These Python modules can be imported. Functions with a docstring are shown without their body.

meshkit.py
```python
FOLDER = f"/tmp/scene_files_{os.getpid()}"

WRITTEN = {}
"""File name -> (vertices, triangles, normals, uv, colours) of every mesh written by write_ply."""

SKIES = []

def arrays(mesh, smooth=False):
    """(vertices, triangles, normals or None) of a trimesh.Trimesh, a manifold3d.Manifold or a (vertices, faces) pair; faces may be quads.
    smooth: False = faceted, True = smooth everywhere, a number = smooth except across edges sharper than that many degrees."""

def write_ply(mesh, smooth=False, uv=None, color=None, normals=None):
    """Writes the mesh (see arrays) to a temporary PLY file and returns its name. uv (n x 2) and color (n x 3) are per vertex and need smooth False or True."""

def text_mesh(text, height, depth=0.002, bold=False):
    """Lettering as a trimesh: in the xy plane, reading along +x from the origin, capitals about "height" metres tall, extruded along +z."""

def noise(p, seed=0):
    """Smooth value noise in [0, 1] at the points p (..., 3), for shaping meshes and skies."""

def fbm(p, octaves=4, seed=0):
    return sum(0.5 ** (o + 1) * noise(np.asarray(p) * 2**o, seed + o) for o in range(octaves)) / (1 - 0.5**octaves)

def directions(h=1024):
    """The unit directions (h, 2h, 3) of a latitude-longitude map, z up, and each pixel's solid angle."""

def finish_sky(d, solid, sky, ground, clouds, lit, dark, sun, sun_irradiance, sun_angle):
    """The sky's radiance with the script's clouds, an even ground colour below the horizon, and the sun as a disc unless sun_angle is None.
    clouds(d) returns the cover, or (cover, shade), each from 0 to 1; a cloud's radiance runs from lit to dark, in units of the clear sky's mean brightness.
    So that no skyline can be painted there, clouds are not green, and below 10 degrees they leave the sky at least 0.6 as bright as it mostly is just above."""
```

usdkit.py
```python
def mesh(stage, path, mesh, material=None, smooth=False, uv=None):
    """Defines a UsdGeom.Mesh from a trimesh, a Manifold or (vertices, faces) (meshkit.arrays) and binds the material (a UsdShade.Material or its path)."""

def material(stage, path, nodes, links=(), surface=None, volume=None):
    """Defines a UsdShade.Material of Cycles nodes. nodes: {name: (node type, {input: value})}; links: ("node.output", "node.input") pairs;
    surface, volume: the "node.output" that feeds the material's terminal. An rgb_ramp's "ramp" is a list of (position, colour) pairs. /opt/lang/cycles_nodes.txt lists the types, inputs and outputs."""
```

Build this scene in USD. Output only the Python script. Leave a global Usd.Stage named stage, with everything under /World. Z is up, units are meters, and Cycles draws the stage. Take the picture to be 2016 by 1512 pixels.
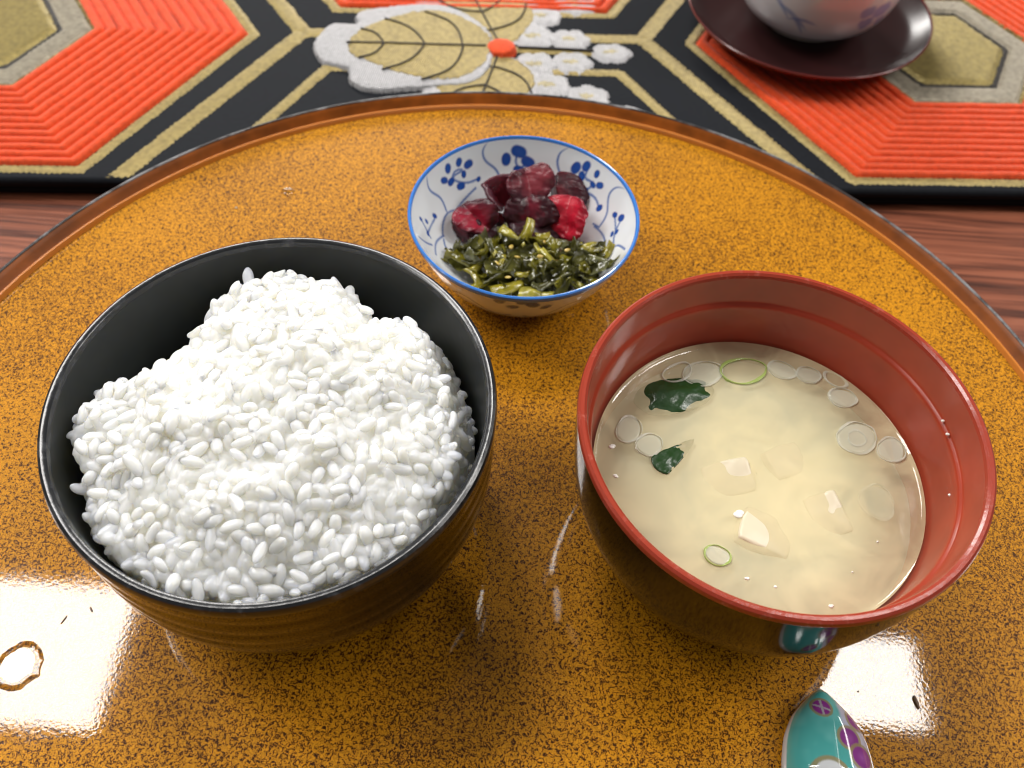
import math, random
import numpy as np, trimesh, usdkit, meshkit
from pxr import Usd, UsdGeom, UsdLux, UsdShade, Gf, Sdf, Vt
from scipy.spatial import Delaunay, cKDTree
from scipy.interpolate import PchipInterpolator, CubicSpline
from shapely.geometry import Polygon, LineString, Point, box as sbox
from shapely import affinity, contains_xy, distance, points as shp_points
from shapely.ops import unary_union

random.seed(7)
rng = np.random.default_rng(7)
stage = Usd.Stage.CreateInMemory()
UsdGeom.SetStageUpAxis(stage, 'Z'); UsdGeom.SetStageMetersPerUnit(stage, 1.0)
UsdGeom.Xform.Define(stage, '/World'); UsdGeom.Scope.Define(stage, '/World/Looks')

# ------------------------------------------------------------------ camera
PITCH, ROLL, EYE = math.radians(54.7), math.radians(4.0), np.array([0, 0, .27])
cp, sp, cr, sr = math.cos(PITCH), math.sin(PITCH), math.cos(ROLL), math.sin(ROLL)
fwd, right, up = np.array([0, cp, -sp]), np.array([1., 0, 0]), np.array([0, sp, cp])
RX, UX = cr * right + sr * up, -sr * right + cr * up
cam = UsdGeom.Camera.Define(stage, '/World/camera')
cam.CreateHorizontalApertureAttr(36.0); cam.CreateVerticalApertureAttr(27.0)
cam.CreateFocalLengthAttr(36 * 1720 / 2016)
cam.CreateFStopAttr(15.0); cam.CreateFocusDistanceAttr(.255)
cam.CreateClippingRangeAttr((.01, 100.0))
cam.CreateExposureAttr(0.2)
cam.AddTransformOp().Set(Gf.Matrix4d(*RX, 0, *UX, 0, *(-fwd), 0, *EYE, 1))

# ------------------------------------------------------------------ light: the ceiling lamps of the room, and its pale walls as an even fill
def lamp(name, loc, w, h, power, color=(1, .97, .93), aim=None):
    L = UsdLux.RectLight.Define(stage, '/World/' + name)
    L.CreateWidthAttr(w); L.CreateHeightAttr(h); L.CreateIntensityAttr(power); L.CreateColorAttr(Gf.Vec3f(*color))
    if aim is None:
        L.AddTranslateOp().Set(Gf.Vec3d(*loc))
    else:
        z = np.array(loc, float) - np.array(aim, float); z /= np.linalg.norm(z)
        x = np.cross([0, 1, 0] if abs(z[1]) < .9 else [1, 0, 0], z); x /= np.linalg.norm(x); y = np.cross(z, x)
        L.AddTransformOp().Set(Gf.Matrix4d(*x, 0, *y, 0, *z, 0, *map(float, loc), 1))
lamp('ceiling_lamp_left', (-1.39, .55, 1.6), 1.20, .30, 24.0)
lamp('ceiling_lamp_right', (.775, .61, 1.6), .29, .19, 24.0)
lamp('ceiling_lamp_right_far', (1.75, .6, 1.6), 1.00, .30, 24.0)
lamp('ceiling_lamp_near_left', (-1.60, -.05, 1.6), .80, .40, 6.0)
lamp('ceiling_lamp_near_right', (1.65, -.05, 1.6), .80, .40, 6.0)
lamp('ceiling_lamp_over_left', (-.50, 1.08, 1.6), .46, .46, 24.0)
lamp('ceiling_lamp_side_left', (-2.1, 1.7, 1.6), .30, 1.20, 10.0)
lamp('ceiling_lamp_side_right', (2.2, 1.7, 1.6), .30, 1.20, 10.0)
lamp('ceiling_lamp_back', (-1.0, 4.3, 1.75), 2.2, .50, 30.0, aim=(0, .4, 0))
dome = UsdLux.DomeLight.Define(stage, '/World/room_light')
dome.CreateIntensityAttr(1.0)
room = usdkit.material(stage, '/World/Looks/room_light', {'bg': ('background_shader', {'color': (1.0, .97, .93), 'strength': .09})}, surface='bg.background')
UsdShade.MaterialBindingAPI.Apply(dome.GetPrim()).Bind(room)

# ------------------------------------------------------------------ scene helpers
used = {}
def numbered(path):
    n = used.get(path, 0); used[path] = n + 1
    return path if n == 0 else f'{path}_{n:03d}'
def tag(p, label=None, cat=None, group=None, kind=None):
    p = p.GetPrim() if hasattr(p, 'GetPrim') else p
    for k, v in (('label', label), ('category', cat), ('group', group), ('kind', kind)):
        if v: p.SetCustomDataByKey(k, v)
    return p
def thing(name, label, cat, loc=(0, 0, 0), rotz=0, group=None, kind=None):
    x = UsdGeom.Xform.Define(stage, numbered('/World/' + name))
    x.AddTranslateOp().Set(Gf.Vec3d(*map(float, loc)))
    if rotz: x.AddRotateZOp().Set(float(rotz))
    return tag(x, label, cat, group, kind)
def obj(name, mesh, mat, parent=None, smooth=30, tint=None, label=None, cat=None, group=None, kind=None):
    base = str(parent.GetPath()) if parent is not None else '/World'
    if tint is not None and smooth is not True: smooth = True
    m = usdkit.mesh(stage, numbered(base + '/' + name), mesh, mat, smooth=smooth)
    if tint is not None:
        UsdGeom.PrimvarsAPI(m).CreatePrimvar('tint', Sdf.ValueTypeNames.Color3fArray, 'vertex').Set(Vt.Vec3fArray.FromNumpy(np.asarray(tint, np.float32)))
    return tag(m, label, cat, group, kind)
def mat(name, nodes, links=(), surface='p.BSDF'):
    return usdkit.material(stage, '/World/Looks/' + name, nodes, links, surface=surface)
def simple(name, color, rough=.5, bump=None, vary=.0, **kw):
    """principled; bump=(scale, distance); vary = strength of a gentle noise in the colour"""
    n = {'p': ('principled_bsdf', {'base_color': color, 'roughness': rough, **kw})}; l = []
    if bump or vary: n['tc'] = ('texture_coordinate', {})
    if bump:
        n['bn'] = ('noise_texture', {'scale': bump[0], 'detail': 3.0}); n['b'] = ('bump', {'strength': 1.0, 'distance': bump[1]})
        l += [('tc.object', 'bn.vector'), ('bn.fac', 'b.height'), ('b.normal', 'p.normal')]
    if vary:
        c = np.array(color)
        n['vn'] = ('noise_texture', {'scale': kw.get('vscale', 90.0), 'detail': 4.0}); n['vr'] = ('rgb_ramp', {'ramp': [(.3, tuple(c * (1 - vary))), (.7, tuple(np.minimum(c * (1 + vary), 1)))]})
        l += [('tc.object', 'vn.vector'), ('vn.fac', 'vr.fac'), ('vr.color', 'p.base_color')]
    return mat(name, n, l)
def concat(ms):
    vs, fs, n = [], [], 0
    for v, f in ms:
        vs.append(np.asarray(v)); fs.append(np.asarray(f) + n); n += len(v)
    return np.vstack(vs), np.vstack(fs)
def quads(a, b, wrap_a=True, wrap_b=False):
    """faces of an a x b grid of points (index i*b+j)"""
    i, j = np.meshgrid(np.arange(a if wrap_a else a - 1), np.arange(b if wrap_b else b - 1), indexing='ij')
    i, j = i.ravel(), j.ravel(); i2, j2 = (i + 1) % a, (j + 1) % b
    p, q, r, s = i * b + j, i2 * b + j, i2 * b + j2, i * b + j2
    return np.vstack([np.c_[p, q, r], np.c_[p, r, s]])
def lathe(profile, n=160):
    """profile (r, z) listed so that the surface faces outwards when going up"""
    pr = np.asarray(profile, float); t = np.linspace(0, 2 * math.pi, n, endpoint=False)
    v = np.stack([np.cos(t)[:, None] * pr[:, 0], np.sin(t)[:, None] * pr[:, 0], np.broadcast_to(pr[:, 1], (n, len(pr)))], -1).reshape(-1, 3)
    return v, quads(n, len(pr))
def curve(pts, n=40):
    """smooth curve through points (any dimension)"""
    p = np.asarray(pts, float); s = np.r_[0, np.cumsum(np.linalg.norm(np.diff(p, axis=0), axis=1))]
    return PchipInterpolator(s, p)(np.linspace(0, s[-1], n))
def spline(pts, n=40, closed=False):
    p = np.asarray(pts, float)
    if closed: p = np.vstack([p, p[:1]])
    s = np.r_[0, np.cumsum(np.linalg.norm(np.diff(p, axis=0), axis=1))]
    return CubicSpline(s, p, bc_type='periodic' if closed else 'natural')(np.linspace(0, s[-1], n, endpoint=not closed))
def tube(path, radius, n=8):
    path = np.asarray(path, float); rad = np.broadcast_to(radius, (len(path),))
    tg = np.gradient(path, axis=0); tg /= np.linalg.norm(tg, axis=1, keepdims=True) + 1e-12
    ref = np.array([0, 0, 1.]) if abs(tg[:, 2]).max() < .95 else np.array([1., 0, 0])
    a = np.cross(tg, ref); a /= np.linalg.norm(a, axis=1, keepdims=True); b = np.cross(a, tg)
    t = np.linspace(0, 2 * math.pi, n, endpoint=False)
    v = path[:, None] + rad[:, None, None] * (np.cos(t)[None, :, None] * a[:, None] + np.sin(t)[None, :, None] * b[:, None])
    k = len(path); f = quads(k, n, False, True)
    v = np.vstack([v.reshape(-1, 3), path[:1], path[-1:]]); j = np.arange(n); j2 = (j + 1) % n
    f = np.vstack([f, np.c_[j2, j, np.full(n, k * n)], np.c_[(k - 1) * n + j, (k - 1) * n + j2, np.full(n, k * n + 1)]])
    return v, f[:, ::-1]
def unit_sphere(sub):
    m = trimesh.creation.icosphere(sub, 1.0); return np.array(m.vertices), np.array(m.faces)
S2, S3, S4 = unit_sphere(2), unit_sphere(3), unit_sphere(4)
def puff(poly, h, w, step, z0=0.0, jag=0.0, seed=0, back=True):
    """a padded patch of embroidery: the polygon raised to h over the width w from its edge, with stitched (ragged) edges"""
    r = np.random.default_rng(seed); out = []
    for g in getattr(poly, 'geoms', [poly]):
        if g.is_empty or g.area < step * step: continue
        pts, rings = [], []
        for ring in [g.exterior, *g.interiors]:
            n = max(12, int(ring.length / step)); s = np.arange(n) / n * ring.length
            p = np.array([ring.interpolate(x).coords[0] for x in s])
            if jag:
                tg = np.roll(p, -1, 0) - np.roll(p, 1, 0); tg /= np.linalg.norm(tg, axis=1, keepdims=True) + 1e-12
                p = p + np.c_[tg[:, 1], -tg[:, 0]] * ((np.arange(n) % 2 - .5) * jag + r.normal(0, jag * .35, n))[:, None]
            rings.append(p)
        g2 = Polygon(rings[0], rings[1:]).buffer(0)
        bp_ = np.vstack(rings)
        x0, y0, x1, y1 = g2.bounds
        X, Y = np.meshgrid(np.arange(x0, x1, step), np.arange(y0, y1, step * .87)); X = X + (np.arange(X.shape[0]) % 2)[:, None] * step / 2
        q = np.c_[X.ravel(), Y.ravel()]; q = q[contains_xy(g2.buffer(-step * .5), q[:, 0], q[:, 1])]
        p = np.vstack([bp_, q])
        tri = Delaunay(p + r.normal(0, step * 1e-3, p.shape)).simplices
        c = p[tri].mean(1); tri = tri[contains_xy(g2, c[:, 0], c[:, 1])]
        d = distance(shp_points(p), g2.boundary); d[:len(bp_)] = 0
        z = np.where(d > 0, z0, -.00005) + h * (1 - np.exp(-d / w)) + (d > 0) * h * .10 * (meshkit.noise(np.c_[p * 700, p[:, :1] * 0], seed) - .5)
        a = np.cross(p[tri[:, 1]] - p[tri[:, 0]], p[tri[:, 2]] - p[tri[:, 0]]); tri[a < 0] = tri[a < 0][:, ::-1]
        out.append((np.c_[p, z], tri))
    return concat(out)
def surf_attr(name, rough=.3, sss=0., radius=(.002, .001, .0006), coat=0., bump=None, spec=.5, transl=0.0):
    """a material whose colour is the mesh's own painted colour"""
    n = {'a': ('attribute', {'attribute': 'tint'}), 'p': ('principled_bsdf', {'roughness': rough, 'subsurface_weight': sss, 'subsurface_scale': 1.0, 'subsurface_radius': radius, 'coat_weight': coat, 'coat_roughness': .04, 'specular_ior_level': spec})}
    l = [('a.color', 'p.base_color')]; s = 'p.BSDF'
    if bump:
        n['tc'] = ('texture_coordinate', {}); n['bn'] = ('noise_texture', {'scale': bump[0], 'detail': 3.0}); n['b'] = ('bump', {'strength': 1.0, 'distance': bump[1]})
        l += [('tc.object', 'bn.vector'), ('bn.fac', 'b.height'), ('b.normal', 'p.normal')]
    if transl:
        n['t'] = ('translucent_bsdf', {}); n['mx'] = ('mix_closure', {'fac': transl}); l += [('a.color', 't.color'), ('p.BSDF', 'mx.closure1'), ('t.BSDF', 'mx.closure2')]; s = 'mx.closure'
    return mat(name, n, l, s)

# ------------------------------------------------------------------ materials
def grain_material():
    return mat('rosewood', {
        'tc': ('texture_coordinate', {}), 'mp': ('mapping', {'scale': (6.0, 160.0, 30.0), 'rotation': (0, 0, math.radians(-3))}),
        'n1': ('noise_texture', {'scale': 1.0, 'detail': 6.0, 'roughness': .6, 'distortion': .6}),
        'r1': ('rgb_ramp', {'ramp': [(.30, (.035, .012, .008)), (.43, (.14, .042, .022)), (.55, (.25, .078, .040)), (.75, (.34, .120, .066))]}),
        'mp2': ('mapping', {'scale': (14.0, 700.0, 60.0)}), 'n2': ('noise_texture', {'scale': 1.0, 'detail': 3.0}),
        'r2': ('rgb_ramp', {'ramp': [(.36, (.35, .3, .3)), (.46, (1, 1, 1))]}),
        'm': ('mix', {'mix_type': 'multiply', 'fac': .8}), 'p': ('principled_bsdf', {'roughness': .38, 'specular_ior_level': .3, 'coat_weight': .05, 'coat_roughness': .2}),
        'b': ('bump', {'strength': .4, 'distance': .0004})},
        [('tc.object', 'mp.vector'), ('mp.vector', 'n1.vector'), ('n1.fac', 'r1.fac'), ('tc.object', 'mp2.vector'), ('mp2.vector', 'n2.vector'), ('n2.fac', 'r2.fac'),
         ('r1.color', 'm.color1'), ('r2.color', 'm.color2'), ('m.color', 'p.base_color'), ('n2.fac', 'b.height'), ('b.normal', 'p.normal')])
def thread_material(name, color, metal, rough, period=.0011, angle=75., spark=0., depth=.0004, sheen=.1, noise=1.0):
    c = np.array(color)
    return mat(name, {
        'tc': ('texture_coordinate', {}), 'mp': ('mapping', {'rotation': (0, 0, math.radians(angle))}),
        'w': ('wave_texture', {'scale': .314 / period, 'distortion': 1.5, 'detail': 2.0, 'detail_scale': 1.5}),
        'n': ('noise_texture', {'scale': 420.0, 'detail': 3.0}),
        'r': ('rgb_ramp', {'ramp': [(.25, tuple(c * (1 - .38 * noise))), (.55, tuple(c)), (.80, tuple(np.minimum(c * (1 + .25 * noise + spark), 1)))]}),
        'wr': ('rgb_ramp', {'ramp': [(.0, (.55, .5, .45)), (.45, (1, 1, 1))]}), 'm': ('mix', {'mix_type': 'multiply', 'fac': .75}),
        'b': ('bump', {'strength': .8, 'distance': depth}), 'p': ('principled_bsdf', {'metallic': metal, 'roughness': rough, 'specular_ior_level': .5 if metal else .12, 'sheen_weight': sheen, 'sheen_roughness': .4})},
        [('tc.object', 'mp.vector'), ('mp.vector', 'w.vector'), ('tc.object', 'n.vector'), ('n.fac', 'r.fac'), ('r.color', 'm.color1'), ('w.fac', 'wr.fac'), ('wr.color', 'm.color2'), ('m.color', 'p.base_color'), ('w.fac', 'b.height'), ('b.normal', 'p.normal')])
WOOD = grain_material()
GOLD = thread_material('gold_thread', (.40, .31, .11), .35, .42, angle=20)
GOLD_SATIN = thread_material('gold_satin', (.36, .28, .085), .45, .38, period=.0009, angle=5)
SILVER = thread_material('silver_thread', (.50, .50, .52), .25, .42, angle=10, noise=.5)
TAUPE = thread_material('taupe_thread', (.36, .32, .24), .30, .45, period=.0008, angle=5)
ORANGE = thread_material('orange_thread', (.82, .088, .020), 0., .6, period=.0008, angle=0, depth=.0003, noise=.6, sheen=.25)
BLACKCLOTH = thread_material('black_cloth', (.010, .012, .016), 0., .75, period=.0005, angle=90, depth=.00006, sheen=0., noise=.5)
PALEGOLD = thread_material('pale_gold_thread', (.50, .44, .27), .3, .42, angle=10)
DARKTHREAD = simple('dark_thread', (.018, .014, .012), .7)

def tray_material():
    return mat('speckled_gold_lacquer', {
        'tc': ('texture_coordinate', {}),
        'n1': ('noise_texture', {'scale': 920.0, 'detail': 2.0, 'roughness': .6, 'distortion': .7}),
        'n2': ('noise_texture', {'scale': 14.0, 'detail': 3.0}),
        'add': ('math', {'math_type': 'multiply_add', 'value2': .24, 'value3': -.12}), 'sum': ('math', {'math_type': 'add'}),
        'r': ('rgb_ramp', {'ramp': [(.33, (.60, .25, .006)), (.365, (.47, .185, .006)), (.405, (.045, .013, .003)), (.462, (.05, .015, .003)), (.50, (.46, .18, .006)), (.53, (.60, .25, .006)), (.585, (.66, .285, .008)), (.615, (.16, .055, .004)), (.64, (.50, .205, .006)), (.8, (.72, .32, .010))]}),
        'p': ('principled_bsdf', {'roughness': .45, 'specular_ior_level': .1, 'coat_weight': 1.0, 'coat_ior': 1.45}),
        'cn': ('noise_texture', {'scale': 38.0, 'detail': 6.0, 'roughness': .7, 'distortion': .6}), 'crr': ('map_range', {'from_min': .35, 'from_max': .75, 'to_min': .03, 'to_max': .065, 'clamp': True}),
        'n3': ('noise_texture', {'scale': 900.0, 'detail': 1.0}), 'b': ('bump', {'strength': .16, 'distance': .00005})},
        [('tc.object', 'cn.vector'), ('cn.fac', 'crr.value'), ('crr.result', 'p.coat_roughness'), ('tc.object', 'n1.vector'), ('tc.object', 'n2.vector'), ('tc.object', 'n3.vector'), ('n2.fac', 'add.value1'), ('n1.fac', 'sum.value1'), ('add.value', 'sum.value2'), ('sum.value', 'r.fac'), ('r.color', 'p.base_color'), ('n3.fac', 'b.height'), ('b.normal', 'p.coat_normal')])
TRAY = tray_material()
TRAYRIM = simple('orange_lacquer', (.22, .058, .006), .4, bump=(500., .00004), vary=.3, specular_ior_level=.2)
TRAYRIDGE = simple('orange_ridge_lacquer', (.60, .20, .03), .22, coat_weight=1.0)
def worn(name, dark, pale, lo, hi, scale, rough=.4):
    return mat(name, {'tc': ('texture_coordinate', {}), 'n': ('noise_texture', {'scale': scale, 'detail': 5.0, 'roughness': .65}), 'r': ('rgb_ramp', {'ramp': [(lo, dark), (hi, pale)]}),
        'p': ('principled_bsdf', {'roughness': rough}), 'b': ('bump', {'strength': .5, 'distance': .0003})},
        [('tc.object', 'n.vector'), ('n.fac', 'r.fac'), ('r.color', 'p.base_color'), ('n.fac', 'b.height'), ('b.normal', 'p.normal')])
TRAYEDGE = worn('worn_black_edge', (.018, .014, .013), (.20, .20, .205), .47, .60, 55.)
BLACKLAC = simple('tray_underside_lacquer', (.012, .01, .01), .25)

RICEOUT = mat('brown_black_lacquer', {'p': ('principled_bsdf', {'base_color': (.006, .003, .001), 'roughness': .05, 'ior': 1.58, 'specular_tint': (1.0, .82, .55)}), 'tc': ('texture_coordinate', {}), 'mp': ('mapping', {'scale': (30., 30., 700.)}), 'n': ('noise_texture', {'scale': 1., 'detail': 2.}), 'b': ('bump', {'strength': .0, 'distance': .00005})},
    [('tc.object', 'mp.vector'), ('mp.vector', 'n.vector'), ('n.fac', 'b.height'), ('b.normal', 'p.normal')])
RICEIN = simple('black_inner_lacquer', (.016, .019, .019), .34, bump=(260., .00006))
RICERIM = worn('scuffed_black_rim', (.014, .015, .017), (.07, .073, .08), .52, .75, 160., .2)
SOUPOUT = mat('black_gloss_lacquer', {'p': ('principled_bsdf', {'base_color': (.005, .004, .003), 'roughness': .10, 'ior': 1.33}), 'tc': ('texture_coordinate', {}), 'n': ('noise_texture', {'scale': 55., 'detail': 1.}), 'b': ('bump', {'strength': .25, 'distance': .0004})},
    [('tc.object', 'n.vector'), ('n.fac', 'b.height'), ('b.normal', 'p.normal')])
SOUPIN = simple('red_inner_lacquer', (.33, .042, .018), .24, bump=(220., .00004), vary=.10)
SOUPRIM = worn('worn_red_rim', (.32, .042, .022), (.50, .16, .12), .56, .82, 240., .2)

# ------------------------------------------------------------------ the table
TZ, ZM = -.030, -.018
v = [(-1.0, -.5), (1.0, -.5), (1.0, 1.3), (-1.0, 1.3)]
tb = trimesh.creation.box((2.0, 1.8, .03)); tb.apply_translation((0, .4, TZ - .015))
obj('table', (np.array(tb.vertices), np.array(tb.faces)), WOOD, smooth=False, label='reddish brown wooden table with dark lengthwise grain under everything', cat='table', kind='structure')

# ------------------------------------------------------------------ the brocade runner (local mm: x along it, y across, top surface at z = 0)
mm = .001
runner = thing('table_runner', 'black brocade runner with orange hexagons and gold and silver embroidered leaves', 'table runner', (-.0343, .4375, ZM), 4.7)
def slab(y0, y1, z0, z1, x=420, r=2.5):
    """a folded layer of cloth with a rounded near edge, slightly wavy"""
    prof = [(y1, z0), (y0 + r * .6, z0)] + [(y0 + r - r * math.cos(a), (z0 + z1) / 2 + (z1 - z0) / 2 * math.sin(a)) for a in np.linspace(-1.4, 1.5, 9)] + [(y0 + 6, z1), (y1, z1)]
    prof = np.array(prof); xs = np.linspace(-x, x, 90)
    w = 1.2 * (meshkit.noise(np.c_[xs * .02, xs * 0, xs * 0 + z0], 3) - .5)
    vv = np.stack([np.broadcast_to(xs[:, None], (90, len(prof))), prof[:, 0] + w[:, None] * (prof[:, 0] < y0 + 5), np.broadcast_to(prof[:, 1], (90, len(prof)))], -1).reshape(-1, 3) * mm
    return vv, quads(90, len(prof), False, True)
obj('cloth', slab(-119, 300, -6.2, 0), BLACKCLOTH, runner)
obj('folded_layer', slab(-116.5, 300, -12, -6.6), BLACKCLOTH, runner)

def hexa(a, b, h, cx=0, cy=0):   # half width at the points, half width of the flat sides, half height
    return np.array([(a, 0), (b, h), (-b, h), (-a, 0), (-b, -h), (b, -h)], float) + (cx, cy)
CLIP = sbox(-418, -116.5, 418, 250)
def patch(name, poly, m, h=.5, w=.8, step=1.6, jag=.5, parent=runner, lift=0.0, seed=1, label=None):
    g = poly.intersection(CLIP)
    if g.is_empty: return None
    vv, ff = puff(affinity.scale(g, mm, mm, origin=(0, 0)), h * mm, w * mm, step * mm, (lift - .05) * mm, jag * mm, seed)
    return obj(name, (vv, ff), m, parent, smooth=50, label=label)
def rib(o, i, seed):
    """one padded rib of orange thread running round the hexagon between the outlines o and i"""
    K, J = 34, 7; r = []
    for e in range(6):
        t = (np.arange(K) / K)[:, None]
        r.append(np.stack([o[e] * (1 - t) + o[(e + 1) % 6] * t, i[e] * (1 - t) + i[(e + 1) % 6] * t], 1))
    r = np.vstack(r); a, b = r[:, 0], r[:, 1]; s = np.linspace(0, 1, J)
    nz = meshkit.noise(np.c_[a * .35, a[:, :1] * 0], seed)
    wob = (meshkit.noise(np.c_[a * .12, a[:, :1] * 0], seed + 50) - .5) * .10
    p = a[:, None] * (1 - s)[None, :, None] + b[:, None] * s[None, :, None] + (b - a)[:, None] * wob[:, None, None]
    z = (.15 + (np.sin(math.pi * s) ** .55)[None] * (1.8 + .4 * nz[:, None])) * (1 - .0 * nz[:, None])
    z[:, 0] = z[:, -1] = -.05
    return np.dstack([p, z]).reshape(-1, 3) * mm, quads(6 * K, J)
HEX = [(-265.6, 0), (265.6, 0), (0, 137.5)]
NR = 12
for hi, (cx, cy) in enumerate(HEX):
    out, inn = hexa(147.5, 80.5, 114.5, cx, cy), hexa(141, 76.5, 109.3, cx, cy)
    g_o, g_i, d_o, c_o = hexa(59.5, 30, 51.8, cx, cy), hexa(41, 21, 36, cx, cy), hexa(41, 21, 36, cx, cy), hexa(38.2, 19.5, 33.5, cx, cy)
    patch('gold_border', Polygon(out, [inn]), GOLD, .9, .9, 1.3, .7, seed=hi)
    og = hexa(57.5, 29, 50, cx, cy)
    for k in range(NR):
        a, b = inn * (1 - k / NR) + og * (k / NR), inn * (1 - (k + 1) / NR) + og * ((k + 1) / NR)
        vv, ff = rib(a, b, 10 * hi + k)
        keep = (vv[ff][:, :, 1].max(1) < .2); ff = ff[keep]
        if len(ff): obj('orange_rib', (vv, ff), ORANGE, runner, smooth=60)
    patch('gold_edging', Polygon(g_o, [hexa(57, 28.5, 49.4, cx, cy)]), GOLD, 1.3, .7, 1.0, .6, lift=.9, seed=hi + 4)
    patch('taupe_hexagon', Polygon(hexa(57, 28.5, 49.4, cx, cy), [g_i]), TAUPE, 1.1, .9, 1.6, .3, lift=.5, seed=hi + 5)
    patch('dark_outline', Polygon(d_o, [c_o]), DARKTHREAD, .4, .5, 1.2, .4, lift=.6, seed=hi + 6)
    patch('gold_centre', Polygon(c_o), GOLD_SATIN, 1.3, 1.0, 1.8, .7, lift=.5, seed=hi + 7)
# the gold lattice between the hexagons, and the border of the one at the near edge
def band(pts, w): return LineString(pts).buffer(w / 2, cap_style=2, join_style=2)
J = [(-95, 3), (95, 3)]
for sx, (jx, jy) in zip((-1, 1), J):
    patch('gold_band', band([(jx, jy), (jx + sx * 78, jy + 130)], 9.5), GOLD, .7, .8, 1.5, .7, seed=20 + sx)
    patch('gold_band', band([(jx, jy), (jx + sx * 78, jy - 127)], 9.5), GOLD, .7, .8, 1.5, .7, seed=22 + sx)
    patch('gold_band', band([(jx + sx * 1.5, jy), (jx - sx * 34, jy)], 8.5), GOLD, .6, .8, 1.5, .5, seed=24 + sx, lift=.05)
low = hexa(147.5, 80.5, 114.5, 0, -140)
patch('gold_border', Polygon(low, [hexa(141, 76.5, 108.5, 0, -140)]), GOLD, .8, .8, 1.3, .6, seed=30)
# the leaf crest
LEAF = [[10.5,.5],[7,8.2],[-3.3,21.1],[-13.8,28.9],[-30.5,31],[-45,28.6],[-58.2,25.3],[-66.1,20.5],[-67.2,14.2],[-65.4,10.7],[-77.5,10.3],[-84.6,1.3],[-88,-9],[-86,-18.8],[-78.8,-28.3],[-66.8,-33.4],[-66.8,-38.9],[-62,-46.5],[-51.4,-50],[-41,-48.9],[-27.8,-47],[-13.6,-45],[-3.1,-43.2],[4.6,-36.7],[9.6,-25.4],[10.7,-18.8]]
LGOLD = [[9.9,-1.2],[-1.2,13.2],[-16.8,23.3],[-30.3,23.7],[-48.4,15.8],[-60.1,7.4],[-66.6,.3],[-69.7,-10],[-66.8,-21.4],[-57.7,-26.8],[-49.6,-32.1],[-33.9,-38.7],[-18.4,-42.1],[-5,-38.5],[5.7,-27.1],[8.7,-18.9]]
VEINS = [[[-69.7,-10],[-50,-9.8],[-27.1,-10.2],[6.3,-10.3]],[[-62.8,3],[-55.5,-.2],[-50,-8.4]],[[-62.3,-23.7],[-54.3,-19.4],[-49.5,-10.1]],[[-50.3,13.1],[-37.8,6.5],[-30.4,-2.7],[-27.1,-9.8]],[[-49,-33.6],[-36.4,-26.1],[-29.9,-16.9],[-27.6,-10.5]],[[-28.1,20.7],[-13.5,11],[-8.3,.7],[-6.7,-9.4]],[[-28,-41.6],[-13.8,-32.5],[-8.1,-21.1],[-6.2,-11.1]]]
HEART = (14.8, -11.2)
def smooth_poly(p): return Polygon(spline(p, 150, True)).buffer(0)
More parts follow.
